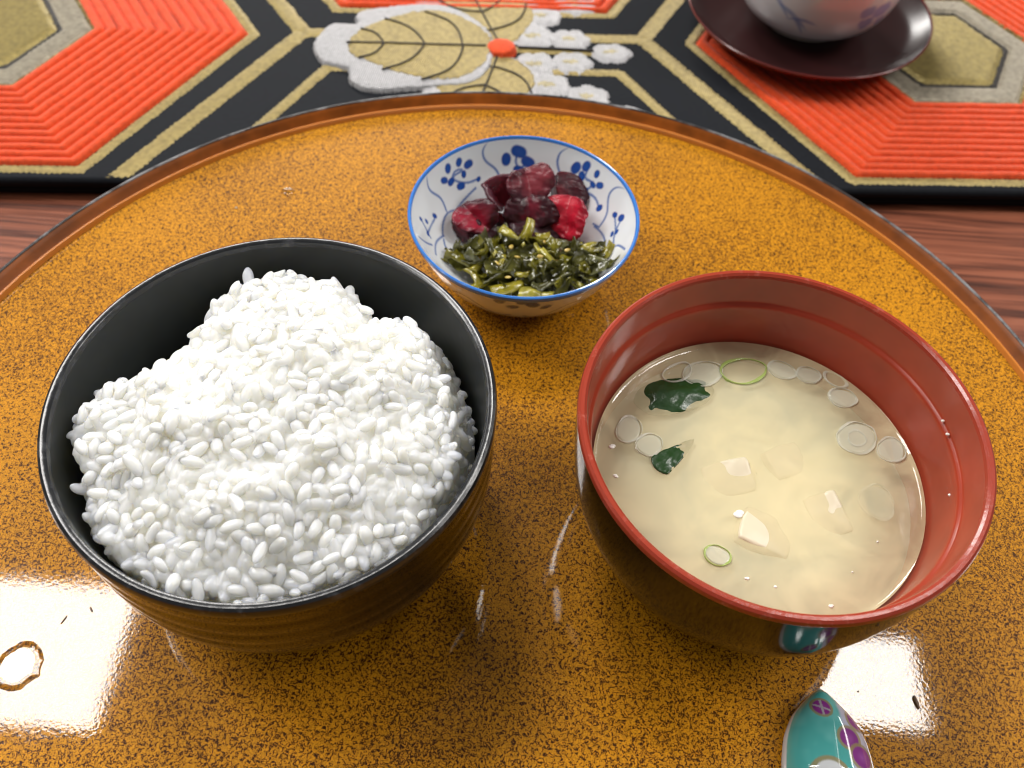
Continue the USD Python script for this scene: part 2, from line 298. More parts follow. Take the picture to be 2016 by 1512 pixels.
def leaf(rot, lift, scale=1.0, seed=0):
    f = lambda g: affinity.scale(affinity.rotate(g, rot, origin=HEART), scale, scale, origin=HEART)
    lf = patch('leaf', f(smooth_poly(LEAF)), SILVER, 1.2, 1.2, 1.1, .6, lift=lift, seed=seed)
    patch('leaf_gold', f(smooth_poly(LGOLD)), GOLD, .9, .8, 1.3, 1.1, lift=lift + .75, seed=seed + 1)
    vs = []
    for q in VEINS:
        ls = np.array(f(LineString(spline(q, 24))).coords)
        inside = ls[:, 1] > -116
        ls = ls[inside]
        if len(ls) > 3: vs.append(tube(np.c_[ls, np.full(len(ls), lift + 1.75)] * mm, .55 * mm, 6))
    for x in vs: obj('leaf_vein', x, DARKTHREAD, runner)
leaf(-72, .05, .88, 40); leaf(76, .15, .8, 44); leaf(0, 1.5, 1.0, 48)
patch('flower_heart', Point(*HEART).buffer(8.4), ORANGE, 1.6, 2.0, 1.2, .5, lift=2.8, seed=50)
obj('stem', tube(np.array([(24, -8.4, 1.1), (45, -9.2, 1.2), (66, -10.2, 1.1)]) * mm, .8 * mm, 6), DARKTHREAD, runner)
patch('gold_stem', band([(20, -9), (78, -11)], 6), GOLD, .6, .8, 1.3, .5, seed=51, lift=.1)
FLO = [(33.4,3.1,14,1,0),(53.8,.4,13,1,0),(33.4,-22.9,14,1,0),(53.4,-20.7,13,1,0),(75.8,-10.8,13,.75,0),(39,-41.1,14,1,-25),(60.1,-50.5,13,1,-35),(38.9,23,13,1,20),(59.2,36,15,1,30),(80,-66,12,.9,-40),(78,52,12,.9,35),(22,-52,12,1,-60)]
for k, (x, y, s, asp, rot) in enumerate(FLO):
    lobes = unary_union([Point(x + s * .52 * math.cos(a), y + asp * s * .45 * math.sin(a)).buffer(s * .42) for a in np.radians(rot + np.array([0, 62, 125, 180, 235, 298]))] + [Point(x, y).buffer(s * .5)])
    fl = patch('floret', lobes, SILVER, 1.2, 1.4, 1.1, .9, lift=.25, seed=60 + k)
    patch('floret_heart', affinity.scale(Point(x - 1, y).buffer(s * .34), 1.3, .8), PALEGOLD, .6, .8, .8, 1.6, lift=1.1, seed=80 + k)

# ------------------------------------------------------------------ the round tray
TC = np.array([-.0027, .1405]); RT = .2137
tray = thing('tray', 'large round orange gold speckled lacquer tray with worn dark rim', 'tray', (TC[0], TC[1], 0))
n = 400
obj('tray_floor', lathe([(RT, 0), (.15, 0), (.08, 0), (.0002, 0)], n), TRAY, tray)
obj('tray_ridge', lathe([(RT + .0012, .0016), (RT + .0008, .0022), (RT + .0002, .0020), (RT - .0003, .0012), (RT - .0006, -.0003)], n), TRAYRIDGE, tray)
obj('tray_rim', lathe([(RT + .0047, .0057), (RT + .0040, .0052), (RT + .0032, .0042), (RT + .0022, .0028), (RT + .0012, .0016)], n), TRAYRIM, tray)
eg = []
for i in range(13):
    a = -.5 + i / 12 * (math.pi + .6); eg.append((RT + .0053 + .0007 * math.cos(a), .0055 + .0007 * math.sin(a)))
eg.append((RT + .0046, .0050))
obj('tray_edge', lathe([(RT + .0060, .0046)] + eg, n), TRAYEDGE, tray)
obj('tray_underside', lathe([(.150, -.012), (.150, -.0298), (.158, -.0298), (.159, -.014), (.19, -.0125), (RT - .003, -.009), (RT + .004, -.002), (RT + .0060, .0046)], n), BLACKLAC, tray)

# ------------------------------------------------------------------ rice bowl
RC = np.array([-.0650, .1318])
rb = thing('rice_bowl', 'large deep black and brown lacquer bowl filled with white rice', 'bowl', (RC[0], RC[1], 0)); rb_scale = UsdGeom.Xformable(rb).AddScaleOp().Set(Gf.Vec3f(1.013, 1.013, 1.0))
rp = curve([(.0300, .0075), (.0360, .0098), (.0440, .0148), (.0510, .0215), (.0560, .0285), (.0588, .0360), (.0600, .0450), (.0603, .056), (.0604, .0662)], 110)
for zc in (.0605, .0530, .0455):
    rp[:, 0] -= .00022 * np.exp(-((rp[:, 1] - zc) / .0019) ** 2)
obj('outer_wall', lathe(rp, 220), RICEOUT, rb)
obj('rim', lathe([(.0604, .0662), (.0606, .0672), (.0606, .0685), (.0602, .0696), (.0594, .0701), (.0586, .0700), (.0580, .0696), (.0577, .0688), (.0576, .0680)], 220), RICERIM, rb)
obj('inner_wall', lathe(curve([(.0576, .0680), (.0570, .055), (.0560, .042), (.0525, .028), (.044, .0175), (.028, .0125), (.0002, .0115)], 60), 220), RICEIN, rb)
obj('foot', lathe([(.0270, .0080), (.0270, .0010), (.0276, .0004), (.0290, .0004), (.0296, .0010), (.0302, .0076)], 120), RICEOUT, rb)

# ------------------------------------------------------------------ soup bowl
SC = np.array([.0759, .1352])
sb = thing('soup_bowl', 'black lacquer bowl with red inside holding cloudy soup', 'bowl', (SC[0], SC[1], 0)); UsdGeom.Xformable(sb).AddScaleOp().Set(Gf.Vec3f(1.012, 1.012, 1.0))
obj('outer_wall', lathe(curve([(.0270, .0075), (.0330, .0100), (.0410, .0155), (.0475, .0230), (.0522, .0320), (.0548, .0430), (.0560, .055), (.0566, .0676)], 80), 220), SOUPOUT, sb)
obj('rim', lathe([(.0566, .0676), (.05675, .0684), (.0564, .0694), (.0557, .0700), (.0548, .0700), (.0541, .0694), (.0538, .0684)], 220), SOUPRIM, sb)
obj('inner_wall', lathe(curve([(.0538, .0684), (.0533, .063), (.0527, .0588)], 12).tolist() + [(.0524, .0583), (.0518, .0579), (.0515, .0573)] + curve([(.0513, .0565), (.0508, .050), (.0500, .041), (.0480, .030), (.042, .020), (.028, .0135), (.0002, .0120)], 50).tolist(), 220), SOUPIN, sb)
obj('foot', lathe([(.0245, .0080), (.0245, .0010), (.0251, .0004), (.0265, .0004), (.0271, .0010), (.0275, .0076)], 120), SOUPOUT, sb)

# ------------------------------------------------------------------ the small dish with pickles
DC = np.array([0, .24886]); DR = .0444
dish = thing('pickle_dish', 'small white porcelain dish with blue flower pattern and blue rim', 'dish', (DC[0], DC[1], 0))
DOTS = np.array([[-32.3,26.3,29.5,1.41],[-28.2,30.6,29.5,1.3],[-24.4,32.2,27.4,1.51],[-25.9,28.9,24.8,1.08],[-33.3,22.1,26.8,1.3],[-30.7,23.8,24.8,1.3],[-26.8,25.3,21.5,1.41],[-19.9,30.7,21.1,.81],[-3.9,40.9,28.6,2.27],[-9,38.5,26,1.84],[.2,38.9,25,2.05],[-3.7,37.1,22.3,1.41],[20.2,34.8,27.2,1.84],[24.4,33.7,29.4,1.62],[28.8,29.7,29.1,1.19],[22.7,31.9,25.5,1.41],[30.2,25.9,26.5,1.3],[27.5,27.7,25.1,1.08],[24.4,27.4,21.3,1.3],[30.7,19.1,20.5,1.19],[-40.1,-1.1,27,.86],[-38.2,1.2,23.7,.86],[-35.8,7.4,21,.97],[-37.1,-3.8,22.3,.86],[36.5,11.9,24.1,1.08],[38.8,8.2,26.2,1.41],[35.8,4.7,20.5,.86],[37.3,3.9,22.6,.86]])
VINES = [[[-16.7,40.6,33.2],[-18.8,37.8,30.5],[-17.7,36,27],[-13.2,35.4,23],[-11.2,34,20.2]],[[18.3,40.2,33.6],[13.4,39.9,30.2],[12.5,37.8,26.6],[13.7,35.4,23.5]],[[-40.1,17.9,33.2],[-38.4,14.3,28.5],[-34.2,15.8,23],[-31.5,13.5,18.4]],[[39.9,17.6,32.7],[36.1,21.2,29.8],[34,20.6,26.4],[33.7,15.5,21.9],[30.8,11.8,16.9]],[[-28,16.4,16.4],[-24.5,22.8,17.4],[-20.8,27.7,18.8]],[[-31.9,2.4,15.7],[-32.2,8.8,17.3],[-30.1,14.3,17.4],[-27.8,16.6,16.2]],[[-30.4,24.5,25.3],[-28.5,28.5,27.2],[-26.8,29.5,26.5],[-29.9,25.6,25.8],[-26.6,26.4,22.5],[-19.9,30.9,21.4]],[[-4.7,39.9,27.1],[-4.8,38.4,24.6],[-3.2,37.4,22.6]],[[.3,38.5,24.2],[-2,37.8,23.1],[-3.1,37.1,22.1]],[[25.3,32.8,29.1],[24.5,30.7,25.6],[27.4,28.2,25.7],[24.4,27.5,21.5]],[[25.9,26.3,21.6],[29,23,21.8],[30.4,19.8,20.6]],[[-33,-12.2,19.5],[-33.7,-3.9,18],[-31.6,2.4,15.4]],[[-39.6,-13.5,29.8],[-37.3,-11.3,25.2],[-35.1,-8,20.4]],[[-31.4,.7,15.1],[-30.2,-2.7,13.9],[-27.4,-3.5,11.8]],[[29.2,13.2,15.8],[32,8.2,17],[33.1,3.3,17.2],[32.6,-1.5,16.5]],[[39.6,-11.8,29],[38.6,-6.9,25.5],[36.4,-3.3,21.1],[35.2,-5.4,19.9]],[[-40.1,-1.1,27],[-37.8,-2.7,23.3],[-36,-4.6,20.8]],[[-35.6,5.9,20.6],[-37,-2.8,22.1]],[[36.5,11.3,23.8],[36.9,4.3,22.1]],[[38.8,7.6,26],[36.7,3.9,21.7],[36.2,-1.4,20.7]],[[28.6,14.6,15.9],[30.3,12.5,16.6]]]
ODOTS = np.array([[-6.5,-42.9,31,1.84],[-1.8,-41.8,26.7,1.62],[1.6,-43.9,32.8,2.16],[5.3,-42.5,29.6,2.16],[10.3,-40.5,26.3,1.62]])
WHITE, BLUE, PALEBLUE = np.array([.80, .82, .84]), np.array([.012, .075, .36]), np.array([.06, .17, .52])
def paint(v, dots, lines, width=.52):
    p = v / mm; col = np.tile(WHITE, (len(p), 1))
    for ln in lines:
        q = spline(ln, 60); d, _ = cKDTree(q).query(p)
        a = np.clip((width + .14 - d) / .26, 0, 1)[:, None] * .85; col = col * (1 - a) + PALEBLUE * .8 * a
    for x, y, z, r in dots:
        e = p - (x, y, z); t = np.array([-y, x, 0]) / math.hypot(x, y)
        d = np.linalg.norm(e, axis=1) / (r * (1.38 + .22 * np.sin(x * 3 + 2 * np.arctan2(e[:, 2], e @ t))))
        k = np.clip((1.06 - d) / .22, 0, 1)[:, None]; tone = np.clip(.55 + .6 * d, 0, 1)[:, None]
        col = col * (1 - k) + (BLUE * (1.15 - .35 * tone) + PALEBLUE * .10) * k
    return col
PORC = surf_attr('painted_porcelain', .12, .25, (.002, .0018, .0015), .6)
ip = curve([(.0432, .0332), (.0408, .0285), (.0365, .0210), (.0300, .0135), (.022, .0080), (.012, .0055), (.0002, .0050)], 130)
iv, fi = lathe(ip, 720); obj('inner_wall', (iv, fi), PORC, dish, tint=paint(iv, DOTS, VINES))
op = curve([(.0200, .0028), (.0270, .0052), (.0330, .0100), (.0378, .0170), (.0412, .0240), (.0442, .0316)], 80)
ov, fo = lathe(op, 480)
OD = [(*(np.array([math.cos(b + a) * math.hypot(x, y), math.sin(b + a) * math.hypot(x, y)])), z, r) for a in np.radians([0, 60, 120, 180, 240, 300]) for x, y, z, r in ODOTS for b in [math.atan2(y, x)]]
OD = [((x * np.interp(z, op[:, 1] / mm, op[:, 0] / mm) / math.hypot(x, y)), (y * np.interp(z, op[:, 1] / mm, op[:, 0] / mm) / math.hypot(x, y)), z, r) for x, y, z, r in OD]
OV = []
for a in np.radians(np.arange(0, 360, 60) + 240):
    t = np.linspace(-.45, .45, 12); z = 19 + 5 * np.cos(t * 9); rr_ = np.interp(z, op[:, 1] / mm, op[:, 0] / mm)
    OV.append(np.c_[rr_ * np.cos(a + t), rr_ * np.sin(a + t), z].tolist())
obj('outer_wall', (ov, fo), PORC, dish, tint=paint(ov, OD, OV))
RIMBLUE = simple('blue_rim_glaze', (.03, .14, .50), .14, vary=.35, vscale=120., coat_weight=.6) if False else simple('blue_rim_glaze', (.05, .21, .64), .14, coat_weight=.6)
obj('rim', lathe([(.0442, .0316), (.0445, .0324), (.0447, .0332), (.0446, .0340), (.0441, .0344), (.0437, .0343), (.0433, .0337), (.0432, .0332)], 300), RIMBLUE, dish)
obj('foot', lathe([(.0185, .003), (.0185, .0004), (.0190, .0001), (.0198, .0001), (.0203, .0004), (.0203, .0030)], 160), simple('white_porcelain', (.78, .8, .82), .15, coat_weight=.5), dish)

# ------------------------------------------------------------------ tea cup and saucer
UC = np.array([.1522, .4688])
SAUCER = simple('dark_brown_lacquer', (.028, .008, .008), .25, bump=(150., .00005))
SAUCERIM = simple('red_brown_lacquer_rim', (.13, .022, .020), .2)
sc = thing('saucer', 'round dark brown lacquer saucer with raised lip under tea cup', 'saucer', (UC[0], UC[1], ZM + .0015))
obj('plate', lathe(curve([(.0672, .0142), (.0630, .0112), (.0560, .0082), (.0420, .0062), (.0300, .0058), (.0002, .0056)], 50), 220), SAUCER, sc)
obj('lip', lathe([(.0680, .0136), (.0684, .0142), (.0684, .0148), (.0680, .0151), (.0675, .0149), (.0672, .0142)], 220), SAUCERIM, sc)
obj('underside', lathe(curve([(.0300, .0030), (.0420, .0036), (.0560, .0060), (.0640, .0100), (.0680, .0136)], 40), 220), SAUCERIM, sc)
obj('foot', lathe([(.0260, .0036), (.0260, .0002), (.0300, .0002), (.0302, .0031)], 120), SAUCERIM, sc)
cup = thing('tea_cup', 'white porcelain tea cup with soft blue painted leaves on brown saucer', 'tea cup', (UC[0], UC[1], ZM + .0073))
cpf = curve([(.0240, .0040), (.0300, .0056), (.0370, .0105), (.0425, .0190), (.0458, .0300), (.0475, .0430), (.0482, .0580), (.0484, .0700)], 110)
cv, cf = lathe(cpf, 360)
def cup_paint(v):
    p = v / mm; col = np.tile(np.array([.72, .73, .76]), (len(p), 1))
    ang = np.degrees(np.arctan2(p[:, 1], p[:, 0])); z = p[:, 2]
    ring = np.exp(-((z - 8.2) / .35) ** 2)[:, None] * .65; col = col * (1 - ring) + np.array([.10, .13, .26]) * ring
    for base in (-90, 30, 150):
        for a0, z0, a1, z1, w in ((-38, 30, -14, 17.5, 1.5), (-30, 22, -8, 22, 1.2), (-26, 24, -16, 14, 1.1), (-44, 34, -28, 22, 1.3)):
            t = np.linspace(0, 1, 30); s = np.c_[(a0 + (a1 - a0) * t) * .78, z0 + (z1 - z0) * t + 2 * np.sin(t * 3.1)]
            da = ((ang - base + 180) % 360 - 180)
            d, i = cKDTree(s).query(np.c_[da * .78, z]); ww = w * np.sin(math.pi * (i + 1) / 32)
            k = np.clip((ww - d) / .6 + .3, 0, 1)[:, None] * .62; col = col * (1 - k) + np.array([.16, .24, .50]) * k
        for pa, pz, pr, c in ((26, 23, 5.5, (.20, .24, .56)), (34, 30, 6.5, (.30, .31, .62)), (22, 31, 5, (.24, .30, .60)), (40, 22, 4.5, (.34, .36, .64))):
            da = ((ang - base - pa + 180) % 360 - 180) * .80
            d = np.sqrt((da / pr) ** 2 + ((z - pz) / (pr * .8)) ** 2) + .35 * (meshkit.noise(np.c_[da * .5, z * .5, z * 0], 5) - .5)
            k = np.clip((1 - d) / .25, 0, 1)[:, None] * .7; col = col * (1 - k) + np.array(c) * k
    return col
obj('cup_wall', (cv, cf), surf_attr('tea_cup_glaze', .14, .2, (.002, .0018, .0015), .5), cup, tint=cup_paint(cv))
WPORC = simple('cup_white_porcelain', (.72, .73, .75), .15, coat_weight=.5)
obj('cup_rim', lathe([(.0484, .0700), (.0483, .0706), (.0476, .0710), (.0469, .0706), (.0467, .0700)], 200), WPORC, cup)
obj('cup_inside', lathe(curve([(.0467, .0700), (.0460, .045), (.042, .022), (.030, .0100), (.0002, .0075)], 40), 200), WPORC, cup)
obj('cup_foot', lathe([(.0212, .0060), (.0212, .0004), (.0236, .0002), (.0242, .0042)], 120), simple('cup_foot_glaze', (.40, .38, .34), .3), cup)
tea = obj('tea', lathe([(.0455, .052), (.03, .052), (.0002, .052)], 120), simple('green_tea', (.25, .24, .06), .05), None, label='pale green tea inside the white cup', cat='tea') if False else None

# ------------------------------------------------------------------ rice
FOOT = np.array([(-11, 49), (10, 47), (17, 40), (21, 33), (28, 36), (37, 31), (43, 14), (47, -3), (48, -17), (43, -32), (30, -44), (5, -53), (-15, -53), (-34, -43), (-42, -33), (-47, -22), (-53, -6), (-50, 6), (-43, 6), (-36, 13), (-30, 20), (-27, 28), (-27, 38), (-20, 45)], float)
MC = np.array([-1., -6.])
fa = np.arctan2(*(FOOT - MC).T[::-1]); fr = np.linalg.norm(FOOT - MC, axis=1); o_ = np.argsort(fa); fa, fr = fa[o_], fr[o_]
def edge_r(a):
    a = (a + math.pi) % (2 * math.pi) - math.pi
    return np.interp(a, np.r_[fa - 2 * math.pi, fa, fa + 2 * math.pi], np.tile(fr, 3)) + 3.2 * (meshkit.noise(np.stack([np.cos(a) * 9, np.sin(a) * 9, np.cos(a) * 0], -1), 12) - .5)
def mound(na=240, nt=60):
    """the heap of rice: a domed top, a crumbling edge, and a slope down to the bowl's wall; in mm about the bowl's centre"""
    a = np.linspace(-math.pi, math.pi, na, endpoint=False); R = edge_r(a); dx, dy = np.cos(a), np.sin(a)
    b = dx * MC[0] + dy * MC[1]; Rw = -b + np.sqrt(b * b - MC @ MC + 55.3 ** 2)
    lo = np.minimum(R + 9, Rw); V = []
    for t in np.linspace(.004, 1, nt):
        if t < .72:
            s = t / .72; r = R * s; x, y = MC[0] + dx * r, MC[1] + dy * r
            zt = 62.0 + 13.0 * (1 - s ** 2.2) + 1.5 * dy * s
            zt = zt + 4.5 * (meshkit.fbm(np.c_[x * .07, y * .07, x * 0 + 3], 3, 5) - .5) + 4.2 * (meshkit.noise(np.c_[x * .17, y * .17, x * 0], 9) - .5)
            zt = zt - 3 * np.exp(-((x - 24) ** 2 + (y - 30) ** 2) / 60)
            z = zt
        else:
            s = (t - .72) / .28; r = R + (lo - R) * s ** 1.6
            r = r + (1 - s) * s * 6 * (meshkit.noise(np.c_[dx * 6, dy * 6, dx * 0 + s * 3], 4) - .5)
            x, y = MC[0] + dx * r, MC[1] + dy * r
            ztop = V[-1 if s == 0 else ktop][:, 2]
            z = ztop + (40.0 + 5 * (dx > .6) - ztop) * s ** 1.1
        if t < .72: ktop = len(V)
        V.append(np.c_[x, y, z])
    V = np.stack(V, 1).reshape(-1, 3)
    return V, quads(na, nt)
mv, mf = mound()
rm = trimesh.Trimesh(mv, mf, process=False)
if rm.face_normals[:, 2].mean() < 0: mf = mf[:, ::-1]; rm = trimesh.Trimesh(mv, mf, process=False)
np.random.seed(3)
pts, fid = trimesh.sample.sample_surface(rm, 40000, seed=3)
fn = rm.face_normals[fid]
keep = []; tree = cKDTree(pts); alive = np.ones(len(pts), bool)
rad_ = 2.45
for i in range(len(pts)):
    if alive[i]:
        keep.append(i); alive[tree.query_ball_point(pts[i], rad_)] = False
pts, fn = pts[keep], fn[keep]
GRAINS = []
for k in range(6):
    vv, ff = S2[0].copy(), S2[1]
    x, y, z = vv.T; w = 1 - .10 * x ** 2 - .06 * (k % 3) * x
    bend = .12 + .05 * k
    vv = np.c_[np.sign(x) * np.abs(x) ** .92 * (3.0 + .12 * k), y * w * (1.5 + .06 * (k % 3)), z * w * 1.28 + bend * x * x]
    vv += .10 * (meshkit.noise(vv * .9 + k * 7, k)[:, None] - .5)
    GRAINS.append((vv, ff))
def rice_material(name, rad):
    return mat(name, {'p': ('principled_bsdf', {'base_color': (.775, .775, .74), 'roughness': .32, 'specular_ior_level': .4, 'coat_weight': .1, 'coat_roughness': .1, 'subsurface_weight': 1.0, 'subsurface_scale': 1.0, 'subsurface_radius': (rad, rad * .92, rad * .72)}),
    'tc': ('texture_coordinate', {}), 'n': ('noise_texture', {'scale': 700., 'detail': 2.}), 'b': ('bump', {'strength': .06, 'distance': .0003})}, [('tc.object', 'n.vector'), ('n.fac', 'b.height'), ('b.normal', 'p.normal')])
RICE, GRAIN = rice_material('steamed_rice', .0014), rice_material('steamed_rice_grain', .0006)
rice = thing('rice', 'heaped sticky white steamed rice filling the black bowl', 'rice', (RC[0], RC[1], 0))
def surface_nets(G, origin, h):
    """the zero surface of a grid of values (positive inside) as quads"""
    inside = G > 0; sh = np.array(G.shape) - 1
    cnt = np.zeros(sh, np.int8); pos = np.zeros((*sh, 3), np.float32)
    def sub(c): return G[c[0]:c[0] + sh[0], c[1]:c[1] + sh[1], c[2]:c[2] + sh[2]]
    for ax in range(3):
        for u in (0, 1):
            for w in (0, 1):
                c0 = [0, 0, 0]; o = [k for k in range(3) if k != ax]; c0[o[0]], c0[o[1]] = u, w
                c1 = list(c0); c1[ax] = 1
                a, b = sub(c0), sub(c1); cr = (a > 0) != (b > 0); t = a[cr] / (a[cr] - b[cr])
                cnt[cr] += 1; add = np.tile(np.array(c0, np.float32), (len(t), 1)); add[:, ax] = t; pos[cr] += add
    act = cnt > 0; idx = np.full(sh, -1, np.int64); idx[act] = np.arange(act.sum())
    V = (np.argwhere(act) + pos[act] / cnt[act][:, None]) * h + origin
    Fq = []
    for ax in range(3):
        o = [k for k in range(3) if k != ax]
        sl0 = [slice(1, -1)] * 3; sl1 = [slice(1, -1)] * 3; sl0[ax] = slice(0, -1); sl1[ax] = slice(1, None)
        a, b = inside[tuple(sl0)], inside[tuple(sl1)]
        e = np.argwhere(a != b); s = a[a != b]
        e[:, o[0]] += 1; e[:, o[1]] += 1
        q = []
        for d0, d1 in ((0, 0), (1, 0), (1, 1), (0, 1)):
            k = e.copy(); k[:, o[0]] -= d0; k[:, o[1]] -= d1; q.append(idx[tuple(k.T)])
        q = np.stack(q, 1); flip = s if ax != 1 else ~s
        q[~flip] = q[~flip][:, ::-1]; Fq.append(q)
    Fq = np.vstack(Fq); Fq = Fq[(Fq >= 0).all(1)]
    return V, np.vstack([Fq[:, [0, 1, 2]], Fq[:, [0, 2, 3]]])
from scipy.interpolate import LinearNDInterpolator
allg = []
for p, nrm in zip(pts, fn):
    t = np.cross(nrm, rng.normal(size=3)); t /= np.linalg.norm(t)
    t = t + nrm * rng.normal(0, .33); t /= np.linalg.norm(t); b = np.cross(nrm, t); b /= np.linalg.norm(b); c = np.cross(t, b)
    s = rng.uniform(.84, 1.14); ax3 = np.array([3.05 * rng.choice([1, 1, 1, .85, .68]), 1.5, 1.22]) * s * rng.uniform(.92, 1.08, 3)
    off = rng.uniform(-.8, .7) + (1.0 if rng.random() < .10 else 0)
    q = p + nrm * off; ext = np.sqrt(((np.stack([t, b, c]) * ax3[:, None])[:, :2] ** 2).sum(0)).max()
    rr2 = np.hypot(q[0], q[1]) + ext * .8; lim = np.interp(q[2], [40, 55, 66, 70], [55.6, 56.6, 57.3, 58.0])
    if rr2 > lim: q[:2] *= 1 - (rr2 - lim) / np.hypot(q[0], q[1])
    M3 = np.stack([t, b, c])
    view = EYE / mm - (q + [RC[0] / mm, RC[1] / mm, 0]); dist = np.linalg.norm(view)
    allg.append(((nrm @ view / dist) * 2 + off * .25 - dist / 100, q, M3, ax3, rng.uniform(-.10, .10)))
K_ = .085; O_ = np.array([-58., -60., 33.])
def field(H, grains, carve=()):
    N = (np.array([116, 120, 52]) / H).astype(int); S = np.zeros(N, np.float32)
    gx, gy, gz = (O_[k] + np.arange(N[k]) * H for k in range(3))
    zt = LinearNDInterpolator(mv[:, :2], mv[:, 2], fill_value=20.0)(*np.meshgrid(gx, gy, indexing='ij'))
    S += np.exp(np.clip((zt[:, :, None] - .55 - gz[None, None, :]) / .5, -20, 12)).astype(np.float32)
    def stamp(i):
        _, q, M3, ax3, bend = allg[i]
        i0 = np.maximum(np.floor((q - ax3[0] - .8 - O_) / H).astype(int), 0); i1 = np.minimum(np.ceil((q + ax3[0] + .8 - O_) / H).astype(int) + 1, N)
        if (i1 <= i0).any(): return None, None
        g = np.stack(np.meshgrid(*(O_[k] + np.arange(i0[k], i1[k]) * H - q[k] for k in range(3)), indexing='ij'), -1) @ M3.T
        g[..., 2] -= bend * (g[..., 0] ** 2 - 3)
        return tuple(slice(a, b) for a, b in zip(i0, i1)), (np.sqrt(((g / ax3) ** 2).sum(-1)) - 1) * ax3[2]
    for i in grains:
        w, d = stamp(i)
        if w: S[w] += np.exp(np.clip(-d / K_, -20, 8)).astype(np.float32)
    G = np.log(S + 1e-9)
    for i in carve:                      # a pocket for each grain that lies on top
        w, d = stamp(i)
        if w: G[w] = np.minimum(G[w], (d - .03) / K_)
    v_, f_ = surface_nets(G, O_, H); t_ = trimesh.Trimesh(v_, f_, process=False)
    if t_.face_normals[:, 2].mean() < 0: t_ = trimesh.Trimesh(v_, f_[:, ::-1], process=False)
    return t_
gs = np.random.default_rng(31)
for a in np.r_[np.radians([165, 158, 171, 152, 60, 66, 74, 82, 95, 40, 33, 12, 5, 355, 348, 340, 205, 198, 190, 215, 225]), gs.uniform(0, 6.28, 26)]:     # stray grains standing off the heap's edge
    rr7 = edge_r(a) + gs.uniform(-2.5, 2.2); x, y = MC[0] + math.cos(a) * rr7, MC[1] + math.sin(a) * rr7
    t = np.array([math.cos(a), math.sin(a), gs.uniform(.0, 1.6)]) + gs.normal(0, .45, 3); t /= np.linalg.norm(t); b = np.cross([.2, .3, 1.], t); b /= np.linalg.norm(b); c = np.cross(t, b)
    q = np.array([x, y, 61.5 + gs.uniform(-3, 2.5)]); rr8 = np.hypot(x, y) + 2; q[:2] *= min(1, 56.3 / rr8)
    allg.append((0, q, np.stack([t, b, c]), np.array([3.0, 1.55, 1.3]) * gs.uniform(.9, 1.1), gs.uniform(-.1, .1)))
r0 = field(.55, range(len(allg))); fc = r0.triangles_center
CEN = np.array([g[1] for g in allg]); AX = np.array([g[3] for g in allg]); MM = np.array([g[2] for g in allg]); BD = np.array([g[4] for g in allg])
near = cKDTree(CEN).query(fc, k=6)[1]; best, own = np.full(len(fc), 9e9), np.zeros(len(fc), int)
for k in range(6):       # which grain each bit of the heap's surface belongs to
    i = near[:, k]; g = np.einsum('nij,nj->ni', MM[i], fc - CEN[i]); g[:, 2] -= BD[i] * (g[:, 0] ** 2 - 3)
    d = np.linalg.norm(g / AX[i], axis=1); u = d < best; best[u] = d[u]; own[u] = i[u]
facing = np.einsum('ij,ij->i', r0.face_normals, EYE / mm - [RC[0] / mm, RC[1] / mm, 0] - fc) > 0
area = np.bincount(own, weights=np.where(facing, r0.area_faces, 0), minlength=len(allg))
top = np.argsort(-area)[:300]; rest = np.setdiff1d(np.arange(len(allg)), top)
rm_ = field(.31, rest, top)
obj('rice_mass', (np.array(rm_.vertices) * mm, np.array(rm_.faces)), RICE, rice, smooth=True, kind='stuff', label='the smaller and deeper grains of the sticky steamed rice')
for i in top:
    _, q, M3, ax3, bend = allg[i]
    g = S3[0] * ax3 * (1 + .22 * (meshkit.fbm(S3[0] * 1.3 + i, 2, i % 50)[:, None] - .5)); g[:, 1] *= 1 - .07 * g[:, 0] / ax3[0] * (1 if i % 2 else -1); g[:, 2] += bend * (g[:, 0] ** 2 - 3)
    obj('rice_grain', ((g @ M3 + q) * mm, S3[1]), GRAIN, rice, smooth=True)

